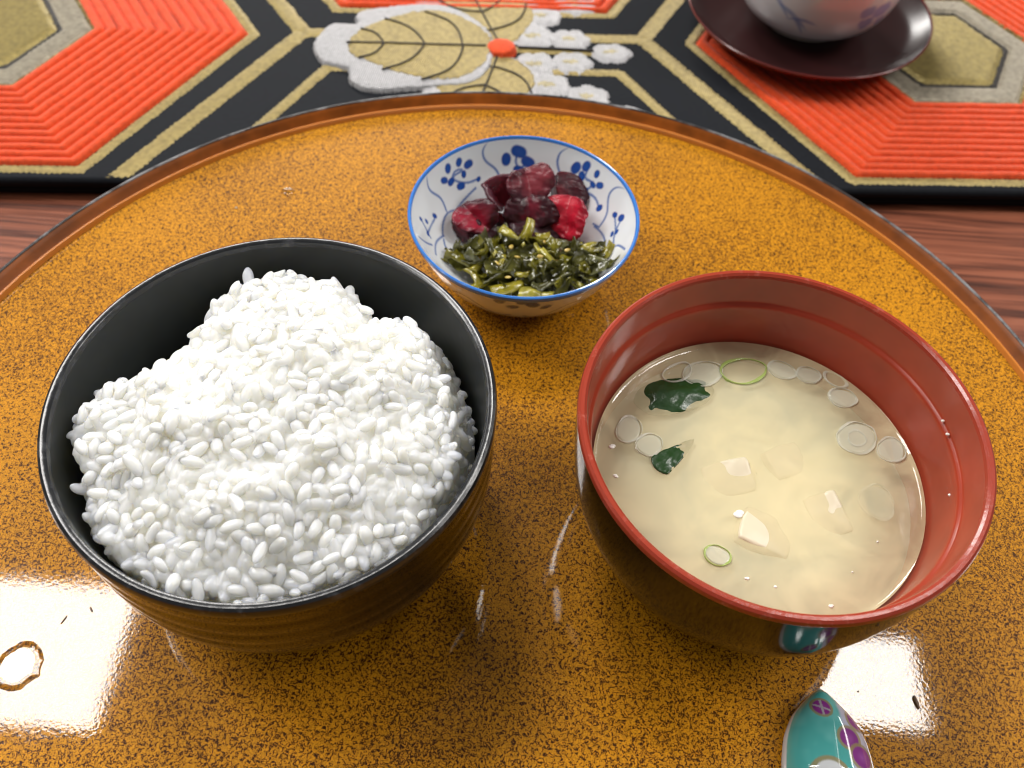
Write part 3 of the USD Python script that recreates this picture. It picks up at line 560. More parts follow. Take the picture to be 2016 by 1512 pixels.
# ------------------------------------------------------------------ soup: thin broth over settled miso cloud
ZS = .041
soup = thing('miso_soup', 'cloudy pale beige soup filling the red lined bowl', 'soup', (SC[0], SC[1], 0))
def soup_disc(z, R, nr=60, na=160, amp=0., seed=0, edge_drop=0., menis=0.):
    V = []
    for r in np.linspace(1, .004, nr):
        a = np.linspace(0, 2 * math.pi, na, endpoint=False); x, y = R * r * np.cos(a), R * r * np.sin(a)
        zz = z + amp * (meshkit.fbm(np.c_[x * 70, y * 70, x * 0], 3, seed) - .5) * 2 - edge_drop * max(0, (r - .62) / .38) ** 2 + menis * math.exp(-(1 - r) * R / .0009)
        V.append(np.c_[x, y, zz])
    return np.stack(V, 1).reshape(-1, 3), quads(na, nr)
BROTH = mat('thin_miso_broth', {'tc': ('texture_coordinate', {}), 'n': ('noise_texture', {'scale': 60., 'detail': 3., 'distortion': 1.2}), 'r': ('math', {'math_type': 'multiply_add', 'value2': .60, 'value3': .66}), 'len': ('vector_math', {'math_type': 'length'}), 'rk': ('map_range', {'from_min': .018, 'from_max': .050, 'to_min': .0, 'to_max': .52, 'clamp': True}), 'sb': ('math', {'math_type': 'subtract', 'use_clamp': True}),
    'p': ('principled_bsdf', {'base_color': (.98, .86, .53), 'roughness': .04, 'ior': 1.36}), 't': ('transparent_bsdf', {}), 'd': ('glossy_bsdf', {'roughness': .03}), 'fr': ('fresnel', {'IOR': 1.36}), 'tl': ('translucent_bsdf', {'color': (.92, .82, .56)}), 'm0': ('mix_closure', {'fac': .08}),
    'm1': ('mix_closure', {}), 'm2': ('mix_closure', {})},
    [('tc.object', 'n.vector'), ('n.fac', 'r.value1'), ('tc.object', 'len.vector1'), ('len.value', 'rk.value'), ('r.value', 'sb.value1'), ('rk.result', 'sb.value2'), ('sb.value', 'm1.fac'), ('t.BSDF', 'm1.closure1'), ('p.BSDF', 'm0.closure1'), ('tl.BSDF', 'm0.closure2'), ('m0.closure', 'm1.closure2'), ('fr.fac', 'm2.fac'), ('m1.closure', 'm2.closure1'), ('d.BSDF', 'm2.closure2')], 'm2.closure')
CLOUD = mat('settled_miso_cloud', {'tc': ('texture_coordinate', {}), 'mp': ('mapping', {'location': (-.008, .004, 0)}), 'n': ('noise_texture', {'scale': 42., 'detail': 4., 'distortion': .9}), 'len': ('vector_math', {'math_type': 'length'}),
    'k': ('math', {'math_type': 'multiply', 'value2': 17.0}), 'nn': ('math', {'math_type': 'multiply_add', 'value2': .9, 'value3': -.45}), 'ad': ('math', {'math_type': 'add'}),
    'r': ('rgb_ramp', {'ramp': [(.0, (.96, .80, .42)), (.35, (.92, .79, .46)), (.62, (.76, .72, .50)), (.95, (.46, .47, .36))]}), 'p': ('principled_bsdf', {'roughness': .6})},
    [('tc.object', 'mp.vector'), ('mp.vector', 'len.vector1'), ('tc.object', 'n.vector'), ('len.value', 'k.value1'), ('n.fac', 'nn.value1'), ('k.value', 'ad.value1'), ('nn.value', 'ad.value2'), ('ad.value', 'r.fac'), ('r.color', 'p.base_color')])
obj('broth', soup_disc(ZS, .04985, 90, 200, 0, 0, 0, .0010), BROTH, soup, smooth=True)
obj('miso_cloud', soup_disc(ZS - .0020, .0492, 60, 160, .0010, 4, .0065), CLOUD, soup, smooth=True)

def ring(ro, ri, h, sx=1., sy=1., rot=0., tilt=(0., 0.), n=48):
    prof = [((ro + ri) / 2 + (ro - ri) / 2 * math.copysign(abs(math.cos(a)) ** .6, math.cos(a)), h / 2 * math.copysign(abs(math.sin(a)) ** .6, math.sin(a))) for a in np.linspace(0, 2 * math.pi, 12, endpoint=False)]
    prof = np.array(prof); vv, _ = lathe(prof, n); ff = quads(n, len(prof), True, True)
    a = np.arctan2(vv[:, 1], vv[:, 0]); wob = (meshkit.fbm(np.c_[np.cos(a) * 1.5, np.sin(a) * 1.5, a * 0 + ro * 9000], 3, 2) - .5)
    rad = np.hypot(vv[:, 0], vv[:, 1]); vv[:, :2] *= (1 + .05 * np.sin(2 * a + rot) + .03 * np.sin(3 * a) + .16 * wob + (rad < (ro + ri) / 2) * .10 * np.sin(a * 2 + rot * 3))[:, None]; vv[:, 2] += h * .8 * wob
    return place(vv, sx, sy, rot, tilt), ff
def disc(ro, h, sx=1., sy=1., rot=0., tilt=(0., 0.), n=40, dome=0.):
    prof = np.array([(.0001, h / 2 + dome), (ro * .5, h / 2 + dome * .75), (ro * .85, h / 2 + dome * .2), (ro * .96, h * .35), (ro, 0), (ro * .96, -h * .35), (ro * .85, -h / 2), (.0001, -h / 2)])[::-1]
    vv, ff = lathe(prof, n); a = np.arctan2(vv[:, 1], vv[:, 0]); vv[:, :2] *= (1 + .06 * np.sin(2 * a + 1) + .04 * np.sin(3 * a + rot))[:, None]
    return place(vv, sx, sy, rot, tilt), ff
def place(vv, sx, sy, rot, tilt):
    vv = vv * (sx, sy, 1); c, s = math.cos(rot), math.sin(rot)
    vv = vv @ np.array([[c, s, 0], [-s, c, 0], [0, 0, 1]])
    vv[:, 2] += vv[:, 0] * tilt[0] + vv[:, 1] * tilt[1]
    return vv
def veg(name, color, tr, rough=.2, sss=True):
    return mat(name, {'p': ('principled_bsdf', {'base_color': color, 'roughness': rough, 'coat_weight': .2}), 't': ('transparent_bsdf', {}), 'm': ('mix_closure', {'fac': tr})}, [('p.BSDF', 'm.closure1'), ('t.BSDF', 'm.closure2')], 'm.closure')
LEEK_W, LEEK_G, LEEK_R = veg('leek_white', (.76, .77, .64), .6), veg('leek_green', (.42, .56, .14), .35), veg('leek_ring_edge', (.80, .81, .70), .55)
def soup_item(name, x, y, label, cat, parts, z=0.0, group=None):
    t = thing(name, label, cat, (SC[0] + x * mm, SC[1] + y * mm, ZS + z * mm), group=group)
    for nm, me, m in parts: obj(nm, me, m, t, smooth=40)
    return t
SL = 'scallion slice'
def slice_(x, y, r, label, sx=1., sy=1., rot=0., tilt=(0, 0), green=False, core=True, z=.25, hollow=False):
    E = LEEK_G if green else LEEK_R
    ps = [('rind', ring(r * mm, (r - (.35 if not hollow else .7)) * mm, .7 * mm, sx, sy, rot, tilt), E)]
    if not hollow: ps.append(('flesh', disc((r - .5) * mm, .6 * mm, sx, sy, rot, tilt), LEEK_W))
    if core and r > 5.8: ps.append(('inner_ring', ring(r * .5 * mm, (r * .5 - .4) * mm, .8 * mm, sx, sy, rot + 1, tilt), LEEK_R))
    soup_item('scallion_slice', x, y, label, SL, ps, z)
slice_(-32.4, 7.5, 4.2, 'translucent white scallion disc just left of the small wakame scrap', rot=.4, core=False)
slice_(-38.6, 12.6, 4.6, 'scallion ring with double outline near the left wall of the red bowl', sx=1.1, sy=.9, rot=1.2)
slice_(31.0, 30.4, 4.2, 'oval white scallion ring second from the back right wall', sx=1.15, sy=.9, rot=-.3, core=False)
slice_(21.1, 38.7, 3.9, 'pale scallion disc against the back right wall of the bowl', sx=1.1, sy=.85, rot=-.4, core=False)
slice_(33.0, 15.3, 6.0, 'largest scallion round with a pale greenish core near the right wall', sx=1.05, rot=.3, z=.15)
slice_(43.1, 11.8, 4.5, 'white scallion disc touching the right wall beside the largest round', rot=.9, tilt=(.1, 0), core=True)
slice_(35.7, -6.5, 5.2, 'faint sunken scallion ring near the right side', sy=1.2, rot=.5, z=-.75, core=False)
slice_(-13.9, 36.3, 5.6, 'broad translucent scallion ring behind the large wakame piece', sx=1.2, sy=.9, rot=.2, z=.1)
slice_(-22.3, 36.0, 4.6, 'thin scallion ring at the back left wall beside bright waterline', sx=1.2, sy=.8, rot=.5, hollow=True, core=False)
slice_(-.4, 38.5, 6.4, 'large hollow green edged scallion ring by the back wall', sx=1.25, sy=.85, rot=.1, green=True, hollow=True, core=False, z=.35)
slice_(12.5, 40.0, 4.3, 'pale scallion scrap right of the green edged ring', sx=1.2, sy=.8, rot=-.5, core=False, z=.1)
slice_(29.7, 37.6, 3.6, 'half hidden scallion ring pressed on the back right wall', sx=1.3, sy=.7, rot=-.7, hollow=True, core=False)
slice_(-14.2, -27.9, 3.3, 'small bright green scallion slice floating at the front of the soup', sx=1.25, sy=.95, rot=-.5, green=True, z=.3)
# wakame
WAK = simple('wakame_green', (.014, .050, .010), .3, bump=(300., .0003), coat_weight=.15)
def sheet(nx, ny, lx, ly, th, amp, freq, seed, taper=0.0, curl=0.0, round_=0.0):
    """a crumpled leaf scrap with real thickness"""
    u, w = np.meshgrid(np.linspace(-1, 1, nx), np.linspace(-1, 1, ny), indexing='ij')
    u0, w0 = u, w; u, w = u0 * (1 - round_ + round_ * np.sqrt(1 - w0 * w0 / 2)), w0 * (1 - round_ + round_ * np.sqrt(1 - u0 * u0 / 2))
    x = u * lx / 2; y = w * ly / 2 * (1 - taper * (u + 1) / 2)
    jag = (.12 if lx > 1 else .08) * (meshkit.noise(np.stack([u * 3, w * 3, u * 0], -1) + seed, seed) - .5)
    x = x + jag * lx * np.abs(w) ** 2; y = y + jag * ly * np.abs(u) ** 2
    z = amp * (meshkit.fbm(np.stack([u * freq, w * freq * ly / lx, u * 0 + seed], -1) * 1.0, 3, seed) - .5) * 2 + curl * (w ** 2) * ly / 2 + curl * .6 * u ** 2 * lx / 2
    topv = np.stack([x, y, z + th / 2], -1).reshape(-1, 3); bot = np.stack([x, y, z - th / 2], -1).reshape(-1, 3)
    f = quads(nx, ny, False, False); n0 = nx * ny
    bnd = [i * ny for i in range(nx)] + [(nx - 1) * ny + j for j in range(1, ny)] + [i * ny + ny - 1 for i in range(nx - 2, -1, -1)] + [j for j in range(ny - 2, 0, -1)]
    b0 = np.array(bnd); b1 = np.roll(b0, -1)
    f = np.vstack([f, f[:, ::-1] + n0, np.c_[b1, b0, b0 + n0], np.c_[b1, b0 + n0, b1 + n0]])
    return np.vstack([topv, bot]), f
def rotm(rx, ry, rz):
    return trimesh.transformations.euler_matrix(rx, ry, rz)[:3, :3]
vv, ff = sheet(34, 22, 27 * mm, 15 * mm, .5 * mm, .8 * mm, 2.2, 3, taper=.25, curl=-.14, round_=1.0); vv = vv @ rotm(.02, -.02, .28).T
tag(obj('wakame', (vv + [SC[0] - 23.5 * mm, SC[1] + 27.0 * mm, ZS + .62 * mm], ff), WAK, smooth=60), 'large dark green wakame piece sunk near the back left of the soup', 'wakame')
vv, ff = sheet(24, 16, 17 * mm, 9 * mm, .5 * mm, .7 * mm, 2.0, 8, taper=.8, round_=.6); vv = vv @ rotm(.02, .05, .75).T
tag(obj('wakame', (vv + [SC[0] - 24.5 * mm, SC[1] + 5.0 * mm, ZS - .1 * mm], ff), WAK, smooth=60), 'small pointed dark green wakame scrap right of the white scallion disc', 'wakame')
# tofu
TOFU = mat('soft_tofu', {'p': ('principled_bsdf', {'base_color': (.90, .83, .64), 'roughness': .3}), 't': ('translucent_bsdf', {'color': (.92, .87, .7)}), 'm': ('mix_closure', {'fac': .3}), 'tc': ('texture_coordinate', {}), 'n': ('noise_texture', {'scale': 400., 'detail': 2.}), 'b': ('bump', {'strength': .3, 'distance': .0003})}, [('tc.object', 'n.vector'), ('n.fac', 'b.height'), ('b.normal', 'p.normal'), ('p.BSDF', 'm.closure1'), ('t.BSDF', 'm.closure2')], 'm.closure')
def cube(sx, sy, sz, seed):
    vv = S4[0].copy(); d = np.abs(vv).max(1, keepdims=True); q = vv / d; q = q * .5 + vv * .5 / np.linalg.norm(vv, axis=1, keepdims=True)
    q = q * (sx / 2, sy / 2, sz / 2); q += .0006 * (meshkit.noise(q * 260, seed)[:, None] - .5)
    return q, S4[1]
for x, y, sx, sy, rz, rx, ry, dz, lab in ((-8, -.5, 17, 13, .25, .22, -.16, -5.0, 'pale tofu cube left of centre showing one corner in the soup'), (.5, -19, 18, 14, -.35, -.14, .20, -5.0, 'largest tofu cube breaking the surface in front of the soup centre'), (21, -11, 12, 16, .3, .12, -.22, -5.2, 'tofu piece showing a thin bright edge right of the largest cube'), (10, 7, 15, 12, .5, .16, .1, -5.6, 'sunken tofu cube behind the others near the soup centre')):
    q, f_ = cube(sx * mm, sy * mm, 10 * mm, int(x * 7) % 50)
    q = q @ rotm(rx, ry, rz).T
    tag(obj('tofu_cube', (q + [SC[0] + x * mm, SC[1] + y * mm, ZS + dz * mm], f_), TOFU, smooth=60), lab, 'tofu')
FOAM = simple('soup_foam', (.85, .84, .78), .3)
fr_ = random.Random(4)
for k, (x, y, z, r, lab) in enumerate([(-6.1, -34.1, 0, .55, 'white crumb floating right of the green scallion slice'), (1.4, -36, 0, .45, 'white crumb floating between two others at the front of the soup'), (16.3, -40.8, 0, .55, 'white crumb nearest the front rim of the soup bowl'), (-6.9, -14.5, 0, 1.3, 'largest pale tofu crumb touching the biggest tofu cube'), (24, -30, 0, .25, 'tiny speck of tofu at the front right of the soup'), (33, -20, 0, .3, 'tiny speck of tofu near the right wall of the soup bowl'), (-44, 6, 0, .9, 'pale crumb at the left wall beside the double scallion ring'), (-43, -4, 0, .6, 'small pale crumb at the left wall nearer the front'),
        (51.2, 11.6, 18.2, .5, 'dried white speck high on the red wall at right'), (51.6, 7.2, 18.0, .55, 'second dried white speck below the high one on the red wall'), (50.9, -10.0, 12.5, .6, 'pale scrap stuck on the red wall at lower right')]):
    q = np.vstack([S2[0] * (r, r * .7, .35) + (fr_.uniform(-.5, .5) * i * r * .9, fr_.uniform(-.5, .5) * i * r * .9, .1) for i in range(3)]) * mm
    f_ = np.vstack([S2[1] + i * len(S2[0]) for i in range(3)])
    tag(obj('tofu_crumb', (q + [SC[0] + x * mm, SC[1] + y * mm, ZS + z * mm], f_), FOAM, smooth=60), lab, 'crumb')

# ------------------------------------------------------------------ pickles in the dish
TURNIP = surf_attr('purple_pickle', .36, .12, (.002, .0008, .0008), .05, bump=(420., .0003), spec=.3)
def slice_mesh(rx, ry, th, bend, seed, skin=.25, red=(.34, .012, .028), dark=(.045, .008, .016)):
    """a limp pickled slice: a folded, wrinkled disc whose cut face is crimson in the middle and whose skin is dark"""
    n = 52; u, w = np.meshgrid(np.linspace(-1, 1, n), np.linspace(-1, 1, n), indexing='ij')
    X, Y = u * np.sqrt(1 - w * w / 2), w * np.sqrt(1 - u * u / 2); R_ = np.hypot(X, Y); a = np.arctan2(Y, X)
    lob = 1 + .10 * np.sin(2 * a + seed) + .08 * np.sin(3 * a + 2 * seed) + .10 * (meshkit.fbm(np.stack([np.cos(a) * 2.5, np.sin(a) * 2.5, a * 0 + seed], -1), 3, seed) - .5) * 2
    x, y = X * rx * lob, Y * ry * lob
    m = meshkit.fbm(np.stack([x * .22, y * .22, x * 0 + seed * 3], -1), 3, seed + 2)
    rid = 1 - np.abs(2 * meshkit.fbm(np.stack([x * .20 + y * .1, y * .34, x * 0 + seed], -1), 3, seed + 4) - 1)
    z = bend * 1.1 * np.abs(x + .35 * y) - bend * .12 * y * y / ry + 1.9 * (meshkit.fbm(np.stack([x * .16, y * .16, x * 0 + seed], -1), 2, seed + 1) - .5) * 2 + (.5 + 1.3 * R_ ** 2) * (rid - .7) * .7
    t_ = th / 2 * np.sqrt(np.maximum(1 - R_ ** 5, 0)) * .8 + .12
    top_, bot_ = np.stack([x, y, z + t_], -1).reshape(-1, 3), np.stack([x, y, z - t_], -1).reshape(-1, 3)
    f = quads(n, n, False, False); n0 = n * n
    bnd = [i * n for i in range(n)] + [(n - 1) * n + j for j in range(1, n)] + [i * n + n - 1 for i in range(n - 2, -1, -1)] + [j for j in range(n - 2, 0, -1)]
    b0 = np.array(bnd); b1 = np.roll(b0, -1)
    f = np.vstack([f, f[:, ::-1] + n0, np.c_[b1, b0, b0 + n0], np.c_[b1, b0 + n0, b1 + n0]])
    kk = np.clip((1.05 - R_ ** 2.5 * 1.0) + (m - .5) * 2.2 - skin, 0, 1)
    col = np.array(dark) * (1 - kk[..., None]) + np.array(red) * kk[..., None]
    pale = (np.clip((m - .56) * 4, 0, 1) * kk)[..., None]; col = col * (1 - .12 * pale) + np.array((.42, .10, .11)) * .12 * pale
    col = col * (.75 + .5 * rid[..., None] * .6)
    return np.vstack([top_, bot_]), f, np.vstack([col.reshape(-1, 3)] * 2)
PICKLES = [  # x, y, z, radii, thickness, bend, rotation (x, y, z), skin, label, colours
    (-19.5, 11.0, 17.5, 7.5, 6.0, 3.4, .5, (.75, -.25, .55), .10, 'crimson saddle shaped pickle slice with dark purple skin at far left', (.30, .010, .030), (.05, .010, .018)),
    (-23.5, 8.0, 14.5, 5.5, 4.6, 3.2, -.4, (.5, -.6, .2), .9, 'dark purple folded pickle skin under the crimson slice at left', (.20, .012, .03), (.045, .010, .016)),
    (-13.0, 21.0, 20.5, 8.5, 5.2, 3.0, .6, (1.0, .2, 1.15), .85, 'dark wrinkled purple pickle slice standing behind the left crimson one', (.16, .015, .03), (.055, .012, .020)),
    (1.5, 24.5, 24.0, 8.2, 7.2, 3.6, .35, (.75, .05, .1), .25, 'round dull pink purple pickle slice on top at the back', (.21, .032, .045), (.05, .010, .016)),
    (2.5, 16.0, 17.5, 8.6, 7.0, 5.0, .2, (.8, .1, -.1), .65, 'thick dark pickle slice below the round top one', (.20, .012, .03), (.032, .006, .010)),
    (14.5, 24.0, 21.5, 6.8, 7.5, 3.6, -.7, (.9, -.35, -.5), .95, 'dark crumpled purple pickle with curled corner at back right', (.16, .012, .022), (.042, .009, .014)),
    (18.5, 13.5, 19.0, 8.8, 7.2, 2.6, .25, (.95, -.2, -.62), -.35, 'bright crimson triangular pickle slice at the right', (.40, .008, .024), (.16, .006, .016)),
    (6.0, 8.5, 12.0, 10.5, 6.5, 5.0, .1, (.3, .1, .3), .9, 'deep purple pickle chunk at the bottom behind the greens', (.14, .010, .02), (.030, .006, .010)),
    (-9.0, 9.0, 11.5, 9.0, 6.0, 5.0, .1, (.2, .1, -.3), .9, 'deep purple pickle chunk under the left slices', (.14, .010, .02), (.030, .006, .010))]
for k, (x, y, z, rx_, ry_, th, bd, rot, skin, lab, red, dark) in enumerate(PICKLES):
    p, f_, col = slice_mesh(rx_, ry_, th, bd, 3 + k, skin=skin, red=red, dark=dark)
    p = (p * 1.22 @ rotm(*rot).T + [x, y, z + 1]) * mm + [DC[0], DC[1], 0]
    obj('pickled_turnip', (p, f_), TURNIP, tint=col, label=lab, cat='pickle')
# chopped pickled greens
def leafmat(name, color, tr=.15, rough=.16):
    return mat(name, {'p': ('principled_bsdf', {'roughness': rough, 'coat_weight': .5, 'coat_roughness': .06}), 't': ('translucent_bsdf', {'color': tuple(np.array(color) * 2.2)}), 'm': ('mix_closure', {'fac': tr}), 'tc': ('texture_coordinate', {}), 'n': ('noise_texture', {'scale': 330., 'detail': 3.}),
        'r': ('rgb_ramp', {'ramp': [(.3, tuple(np.array(color) * .55)), (.7, tuple(np.array(color) * 1.5))]}), 'b': ('bump', {'strength': .5, 'distance': .0005})},
        [('tc.object', 'n.vector'), ('n.fac', 'r.fac'), ('r.color', 'p.base_color'), ('n.fac', 'b.height'), ('b.normal', 'p.normal'), ('p.BSDF', 'm.closure1'), ('t.BSDF', 'm.closure2')], 'm.closure')
LEAFS = [leafmat('dark_pickled_leaf', (.075, .072, .014)), leafmat('grey_green_pickled_leaf', (.11, .11, .045)), leafmat('olive_pickled_leaf', (.15, .135, .012))]
STEMM = leafmat('yellow_green_stem', (.27, .23, .020), .25, .2); STEMP = leafmat('pale_yellow_stem', (.38, .34, .055), .25, .2)
gr = np.random.default_rng(21)
def heap_z(x, y):   # top of the heap of greens, mm
    base = np.interp(math.hypot(x, y), [0, 12, 22, 30, 36.5], [6.5, 7, 9, 14, 21])
    e = ((x - 4) / 30) ** 2 + ((y + 9.5) / 16.0) ** 2
    return base, base + max(0, 1 - e) ** .6 * 14.5
def where(x, y):
    return ('front ' if y < -16 else 'back ' if y > -4 else 'middle ') + ('left' if x < -9 else 'right' if x > 17 else 'centre')
LAB = ['crumpled dark green pickled leaf scrap', 'crumpled grey green pickled leaf scrap', 'crumpled olive pickled leaf scrap']
under_ = []
cnt = 0
while cnt < 105:
    x, y = gr.uniform(-27, 34), gr.uniform(-27, 6)
    e = ((x - 4) / 30) ** 2 + ((y + 9.5) / 16.0) ** 2
    if e > .97: continue
    b0, z1 = heap_z(x, y); z = b0 + (z1 - b0) * (gr.uniform(.55, 1.0) if cnt > 25 else gr.uniform(.15, .5))
    q, f_ = sheet(14, 10, gr.uniform(9, 17), gr.uniform(4, 7.5), .6, gr.uniform(1.4, 2.6), gr.uniform(1.6, 2.6), int(gr.integers(1, 900)), gr.uniform(0, .6), gr.uniform(-.5, .6))
    q = q @ rotm(gr.normal(0, .55), gr.normal(0, .55), gr.uniform(0, 6.3)).T + [x, y, z + .8]
    q[:, 2] = np.maximum(q[:, 2], np.interp(np.hypot(q[:, 0], q[:, 1]), ip[::-1, 0] / mm, ip[::-1, 1] / mm) + .35)
    kk = int(gr.choice(3, p=[.40, .24, .36]))
    if cnt <= 25: under_.append((q * mm + [DC[0], DC[1], 0], f_))
    else:
        lab = LAB[kk] + ' at the ' + where(x, y) + ' of the chopped greens'
        obj('pickled_leaf', (q * mm + [DC[0], DC[1], 0], f_), LEAFS[kk], smooth=60, label=lab, cat='pickled greens', group=lab.split(' ', 1)[1])
    cnt += 1
obj('chopped_greens', concat(under_), LEAFS[0], smooth=60, label='dense dark mass of chopped greens at the bottom of the heap', cat='pickled greens', kind='stuff')
def stem(x, y, z, L, r, ang, tilt, bend, m, lab, group=None):
    q, f_ = sheet(18, 9, L, r * 2.1, .9, .55, 1.5, int(abs(x * 13 + y * 7)) % 97 + 1, .25, -.35)
    q[:, 1] += bend * L * ((q[:, 0] / L) ** 2 * 4 - .3); q = q @ rotm(0, tilt, ang).T + [x, y, z]
    q[:, 2] = np.maximum(q[:, 2], np.interp(np.hypot(q[:, 0], q[:, 1]), ip[::-1, 0] / mm, ip[::-1, 1] / mm) + .25)
    obj('chopped_stalk', (q * mm + [DC[0], DC[1], 0], f_), m, smooth=50, label=lab, cat='pickled greens', group=group)
stem(-4.5, -24.0, 17.5, 13, 2.5, .35, -.1, .12, STEMM, 'broad yellow green stem at the front left of the greens')
stem(4.5, -25.5, 17.0, 8.5, 2.7, -.15, 0, .05, STEMP, 'short pale stem stump at the front middle of the greens')
stem(12.5, -25.5, 16.5, 11, 1.5, .1, 0, .1, STEMP, 'slim pale stem lying along the front edge of the greens')
stem(32.0, -6.5, 21.0, 12, 2.2, .75, -.35, .2, STEMM, 'bright yellow green stem at the far right end of the greens')
stem(25.5, -4.5, 21.0, 11, 1.9, .85, -.2, -.15, STEMM, 'yellow green stem left of the far right one')
stem(2.0, 3.5, 21.5, 9, 2.2, 1.25, -.5, .1, STEMM, 'upright yellow green stem at the back of the greens near purple pickles')
stem(-5.0, 2.0, 20.0, 9, 1.9, -.55, .2, .1, STEMP, 'pale folded stem at the back left of the greens')
stem(8.5, 1.5, 20.5, 6, 1.8, .3, .1, .2, STEMM, 'stubby yellow stem behind the sesame seeds')
stem(12.0, -12.0, 21.5, 12, 1.2, -.75, .25, .05, STEMP, 'thin pale stem slanting across the middle of the greens')
for k in range(12):
    x, y = gr.uniform(-20, 30), gr.uniform(-22, 2); z = heap_z(x, y)[1]
    stem(x, y, z, gr.uniform(5, 9), gr.uniform(.9, 1.6), gr.uniform(0, 3.1), gr.normal(0, .3), gr.uniform(-.2, .2), STEMM if gr.random() < .6 else STEMP, 'small yellow green stalk piece at the ' + where(x, y) + ' of the chopped greens', 'small stalk pieces at the ' + where(x, y))
SEED = simple('sesame', (.48, .34, .07), .3, coat_weight=.3)
def seed(x, y, z, a, lab, group=None):
    q = S2[0] * (1.35, .85, .5); q[:, 1] *= (1 - .3 * S2[0][:, 0]); q = q @ rotm(gr.normal(.5, .3), gr.normal(0, .3), a).T + [x, y, z]
    obj('sesame_seed', (q * mm + [DC[0], DC[1], 0], S2[1]), SEED, smooth=60, label=lab, cat='sesame seed', group=group)
for x, y in ((-13.5, -1), (8.5, -4), (-4, -8), (-1.5, -13.5), (7.5, -13), (-4.5, -21), (-16, -13), (18, -8), (14, 0), (-9, -16)):
    seed(x, y, heap_z(x, y)[1] + 1.7, gr.uniform(0, 3), 'yellow sesame seed at the ' + where(x, y) + ' of the chopped green pickles', 'sesame seeds at the ' + where(x, y))
seed(-2.5, 25.0, 27.5, .9, 'single pale sesame seed stuck on the round purple pickle slice')

# ------------------------------------------------------------------ chopstick rest
rs = thing('chopstick_rest', 'small pointed porcelain chopstick rest glazed teal with purple berries', 'chopstick rest', (.0985, .0585, 0), -3)
def rest_mesh():
    vv, ff = unit_sphere(6)
    x, y, z = vv.T; t = (y + 1) / 2
    out_ = np.array([(-1, .0), (-.8, .62), (-.45, .95), (0, 1.0), (.35, .92), (.62, .70), (.82, .38), (.93, .16), (1, 0.)])
    w = PchipInterpolator(out_[:, 0], out_[:, 1])(np.clip(y, -1, 1)); rr4 = np.sqrt(np.maximum(1 - y * y, 1e-9))
    X = x / rr4 * w * 13.0; Z = z / rr4
    tipx = 1.5 * np.clip(y - .5, 0, 1) ** 1.0
    hz = np.where(Z > 0, 12.5 * np.abs(Z) ** .9, 3.0 * np.abs(Z) ** .6 * -1) * np.interp(y, [-1, -.7, 0, .6, .9, 1], [.0, .75, 1, .72, .42, .15])
    return np.c_[X - tipx, y * 25.0, hz + 3.0 * np.interp(y, [-1, -.8, .8, 1], [.6, 1, 1, .9])], ff
pv, pf = rest_mesh()
def rest_paint(p):
    teal, white, lav, purple, gold = (np.array(c) for c in ((.08, .38, .36), (.66, .68, .72), (.50, .50, .62), (.24, .04, .24), (.30, .23, .10)))
    x, y, z = p.T; nz = meshkit.fbm(np.c_[x * .12, y * .12, x * 0], 3, 4) - .5
    top = np.clip((z - 5.4 + 2.6 * nz) / .8, 0, 1)[:, None]
    mot = np.clip((nz + .02) * 5, 0, 1)[:, None]
    tl = teal * (1 - mot * .5) + np.array((.20, .55, .52)) * mot * .5
    rt = np.clip((x - 2.4 + 3 * nz) / .9, 0, 1)[:, None]
    col = white * (1 - top) + (tl * (1 - rt) + lav * rt) * top
    for cx, cy, r in ((-2.4, 17.3, 2.5), (7.6, 15.0, 2.9), (3.9, 8.8, 3.0), (6.9, 3.9, 3.2), (9.5, -3.5, 2.6), (-3.2, -2.5, 4.4), (4.5, -9, 3.4)):
        d = np.hypot(x - cx, (y - cy)) / r; g = np.clip((1.28 - d) / .06, 0, 1)[:, None] * np.clip((z - 3.8), 0, 1)[:, None]; b = np.clip((1.0 - d) / .08, 0, 1)[:, None] * np.clip((z - 3.8), 0, 1)[:, None]
        col = col * (1 - g * .85) + gold * g * .85
        inner = np.array((.62, .64, .66)) if cy == -2.5 else purple + np.array((.12, .07, .14)) * np.clip(.6 - d, 0, 1)[:, None]
        if cy == 17.3:
            cr_ = (np.minimum(np.abs(x - cx), np.abs(y - cy + .4 * (x - cx))) < .32)[:, None]
            inner = np.where(cr_, np.array((.40, .36, .40)), inner)
        col = col * (1 - b) + inner * b
    return col
pv2, pf2 = pv, pf
body = obj('body', (pv2 * mm, pf2), surf_attr('kiln_glaze', .1, .15, (.001, .001, .001), .8), rs, tint=rest_paint(pv2))
def top_z(x, y):
    d = np.hypot(pv2[:, 0] - x, pv2[:, 1] - y) + (pv2[:, 2] < 3.5) * 50; return pv2[d.argmin(), 2]

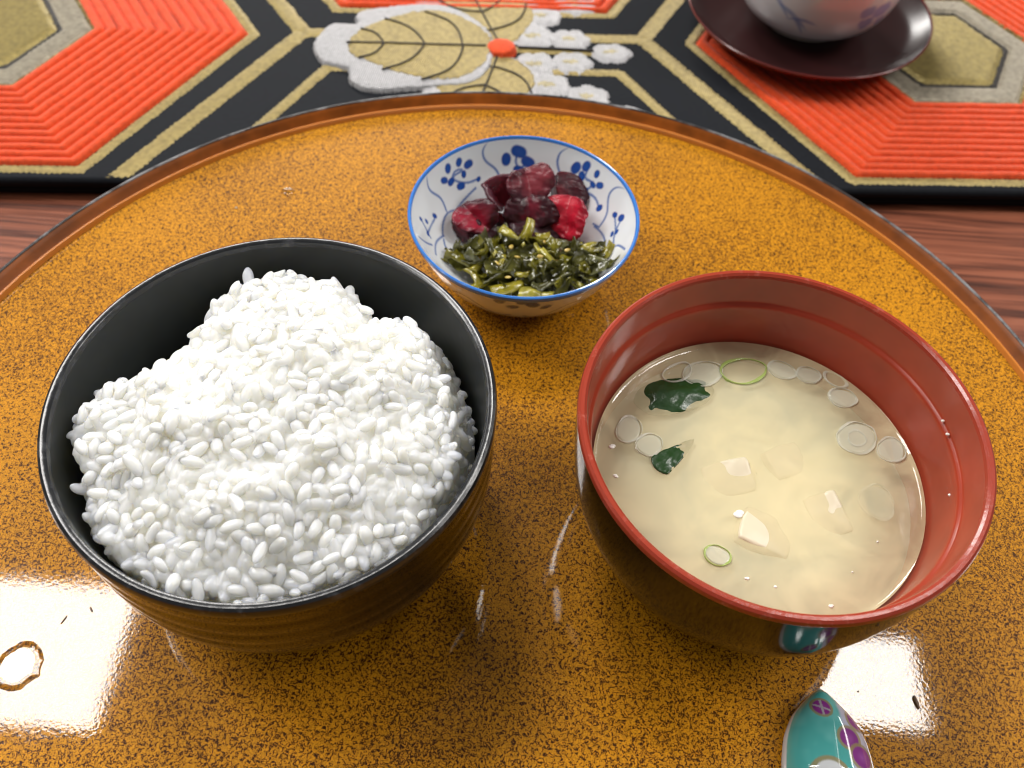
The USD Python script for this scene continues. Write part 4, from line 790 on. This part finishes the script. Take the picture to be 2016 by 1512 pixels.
# ------------------------------------------------------------------ drops and specks on the tray
WATER = mat('water', {'p': ('principled_bsdf', {'base_color': (1., .98, .94), 'roughness': .02, 'ior': 1.33, 'transmission_weight': 1.0})})
def drop(x, y, r, h, label, sx=1., seed=0):
    a = np.linspace(0, 2 * math.pi, 90, endpoint=False); rr5 = r * (1 + .20 * (meshkit.fbm(np.c_[np.cos(a) * 1.6, np.sin(a) * 1.6, a * 0 + seed], 3, seed) - .5) * 2)
    ks = np.array([(1.0, .0), (.985, .12), (.94, .34), (.88, .58), (.81, .80), (.74, .93), (.66, 1.0), (.4, 1.0), (.002, 1.0)])
    vv = np.stack([(np.cos(a) * rr5)[:, None] * ks[:, 0] * sx, (np.sin(a) * rr5)[:, None] * ks[:, 0], np.broadcast_to(ks[:, 1] * h + .00005, (90, len(ks)))], -1).reshape(-1, 3)
    tag(obj('water_drop', (vv + [x, y, 0], quads(90, len(ks))), WATER, smooth=True), label, 'water drop')
drop(-.1425, .0745, .0074, .0006, 'flat irregular water drop on the tray at far left', .95, 2)
drop(-.1046, .2864, .0024, .0008, 'small water drop on the tray behind the rice bowl', 1.2, 5)
FLAKE = simple('dark_flake', (.16, .09, .045), .6); PALE = simple('pale_crumb', (.55, .42, .25), .5)
def speck(x, y, L, W, a, label, m, cat):
    q = S2[0] * (L / 2, W / 2, W * .35); q += .15 * W * (meshkit.noise(S2[0] * 2.2 + x * 900, 3)[:, None] - .5)
    q = q @ rotm(0, 0, a).T + [x, y, W * .3]
    tag(obj('crumb', (q, S2[1]), m, smooth=40), label, cat)
speck(.1304, .0824, .0042, .0012, 1.75, 'dark brown flake on the tray right of chopstick rest', FLAKE, 'crumb')
speck(-.1246, .2741, .0011, .0009, 0, 'tiny pale crumb on the tray left of the blue dish', PALE, 'crumb')
speck(.113, .0845, .0006, .0005, 0, 'tiny dark speck inside the bright reflection near the chopstick rest', FLAKE, 'crumb')
speck(-.1268, .0933, .0020, .0006, 2.2, 'small dark fibre in the bright reflection left of rice bowl', FLAKE, 'crumb')
speck(-.1340, .0895, .0030, .0005, 1.2, 'thin brown fibre beside the small one left of rice bowl', FLAKE, 'crumb')
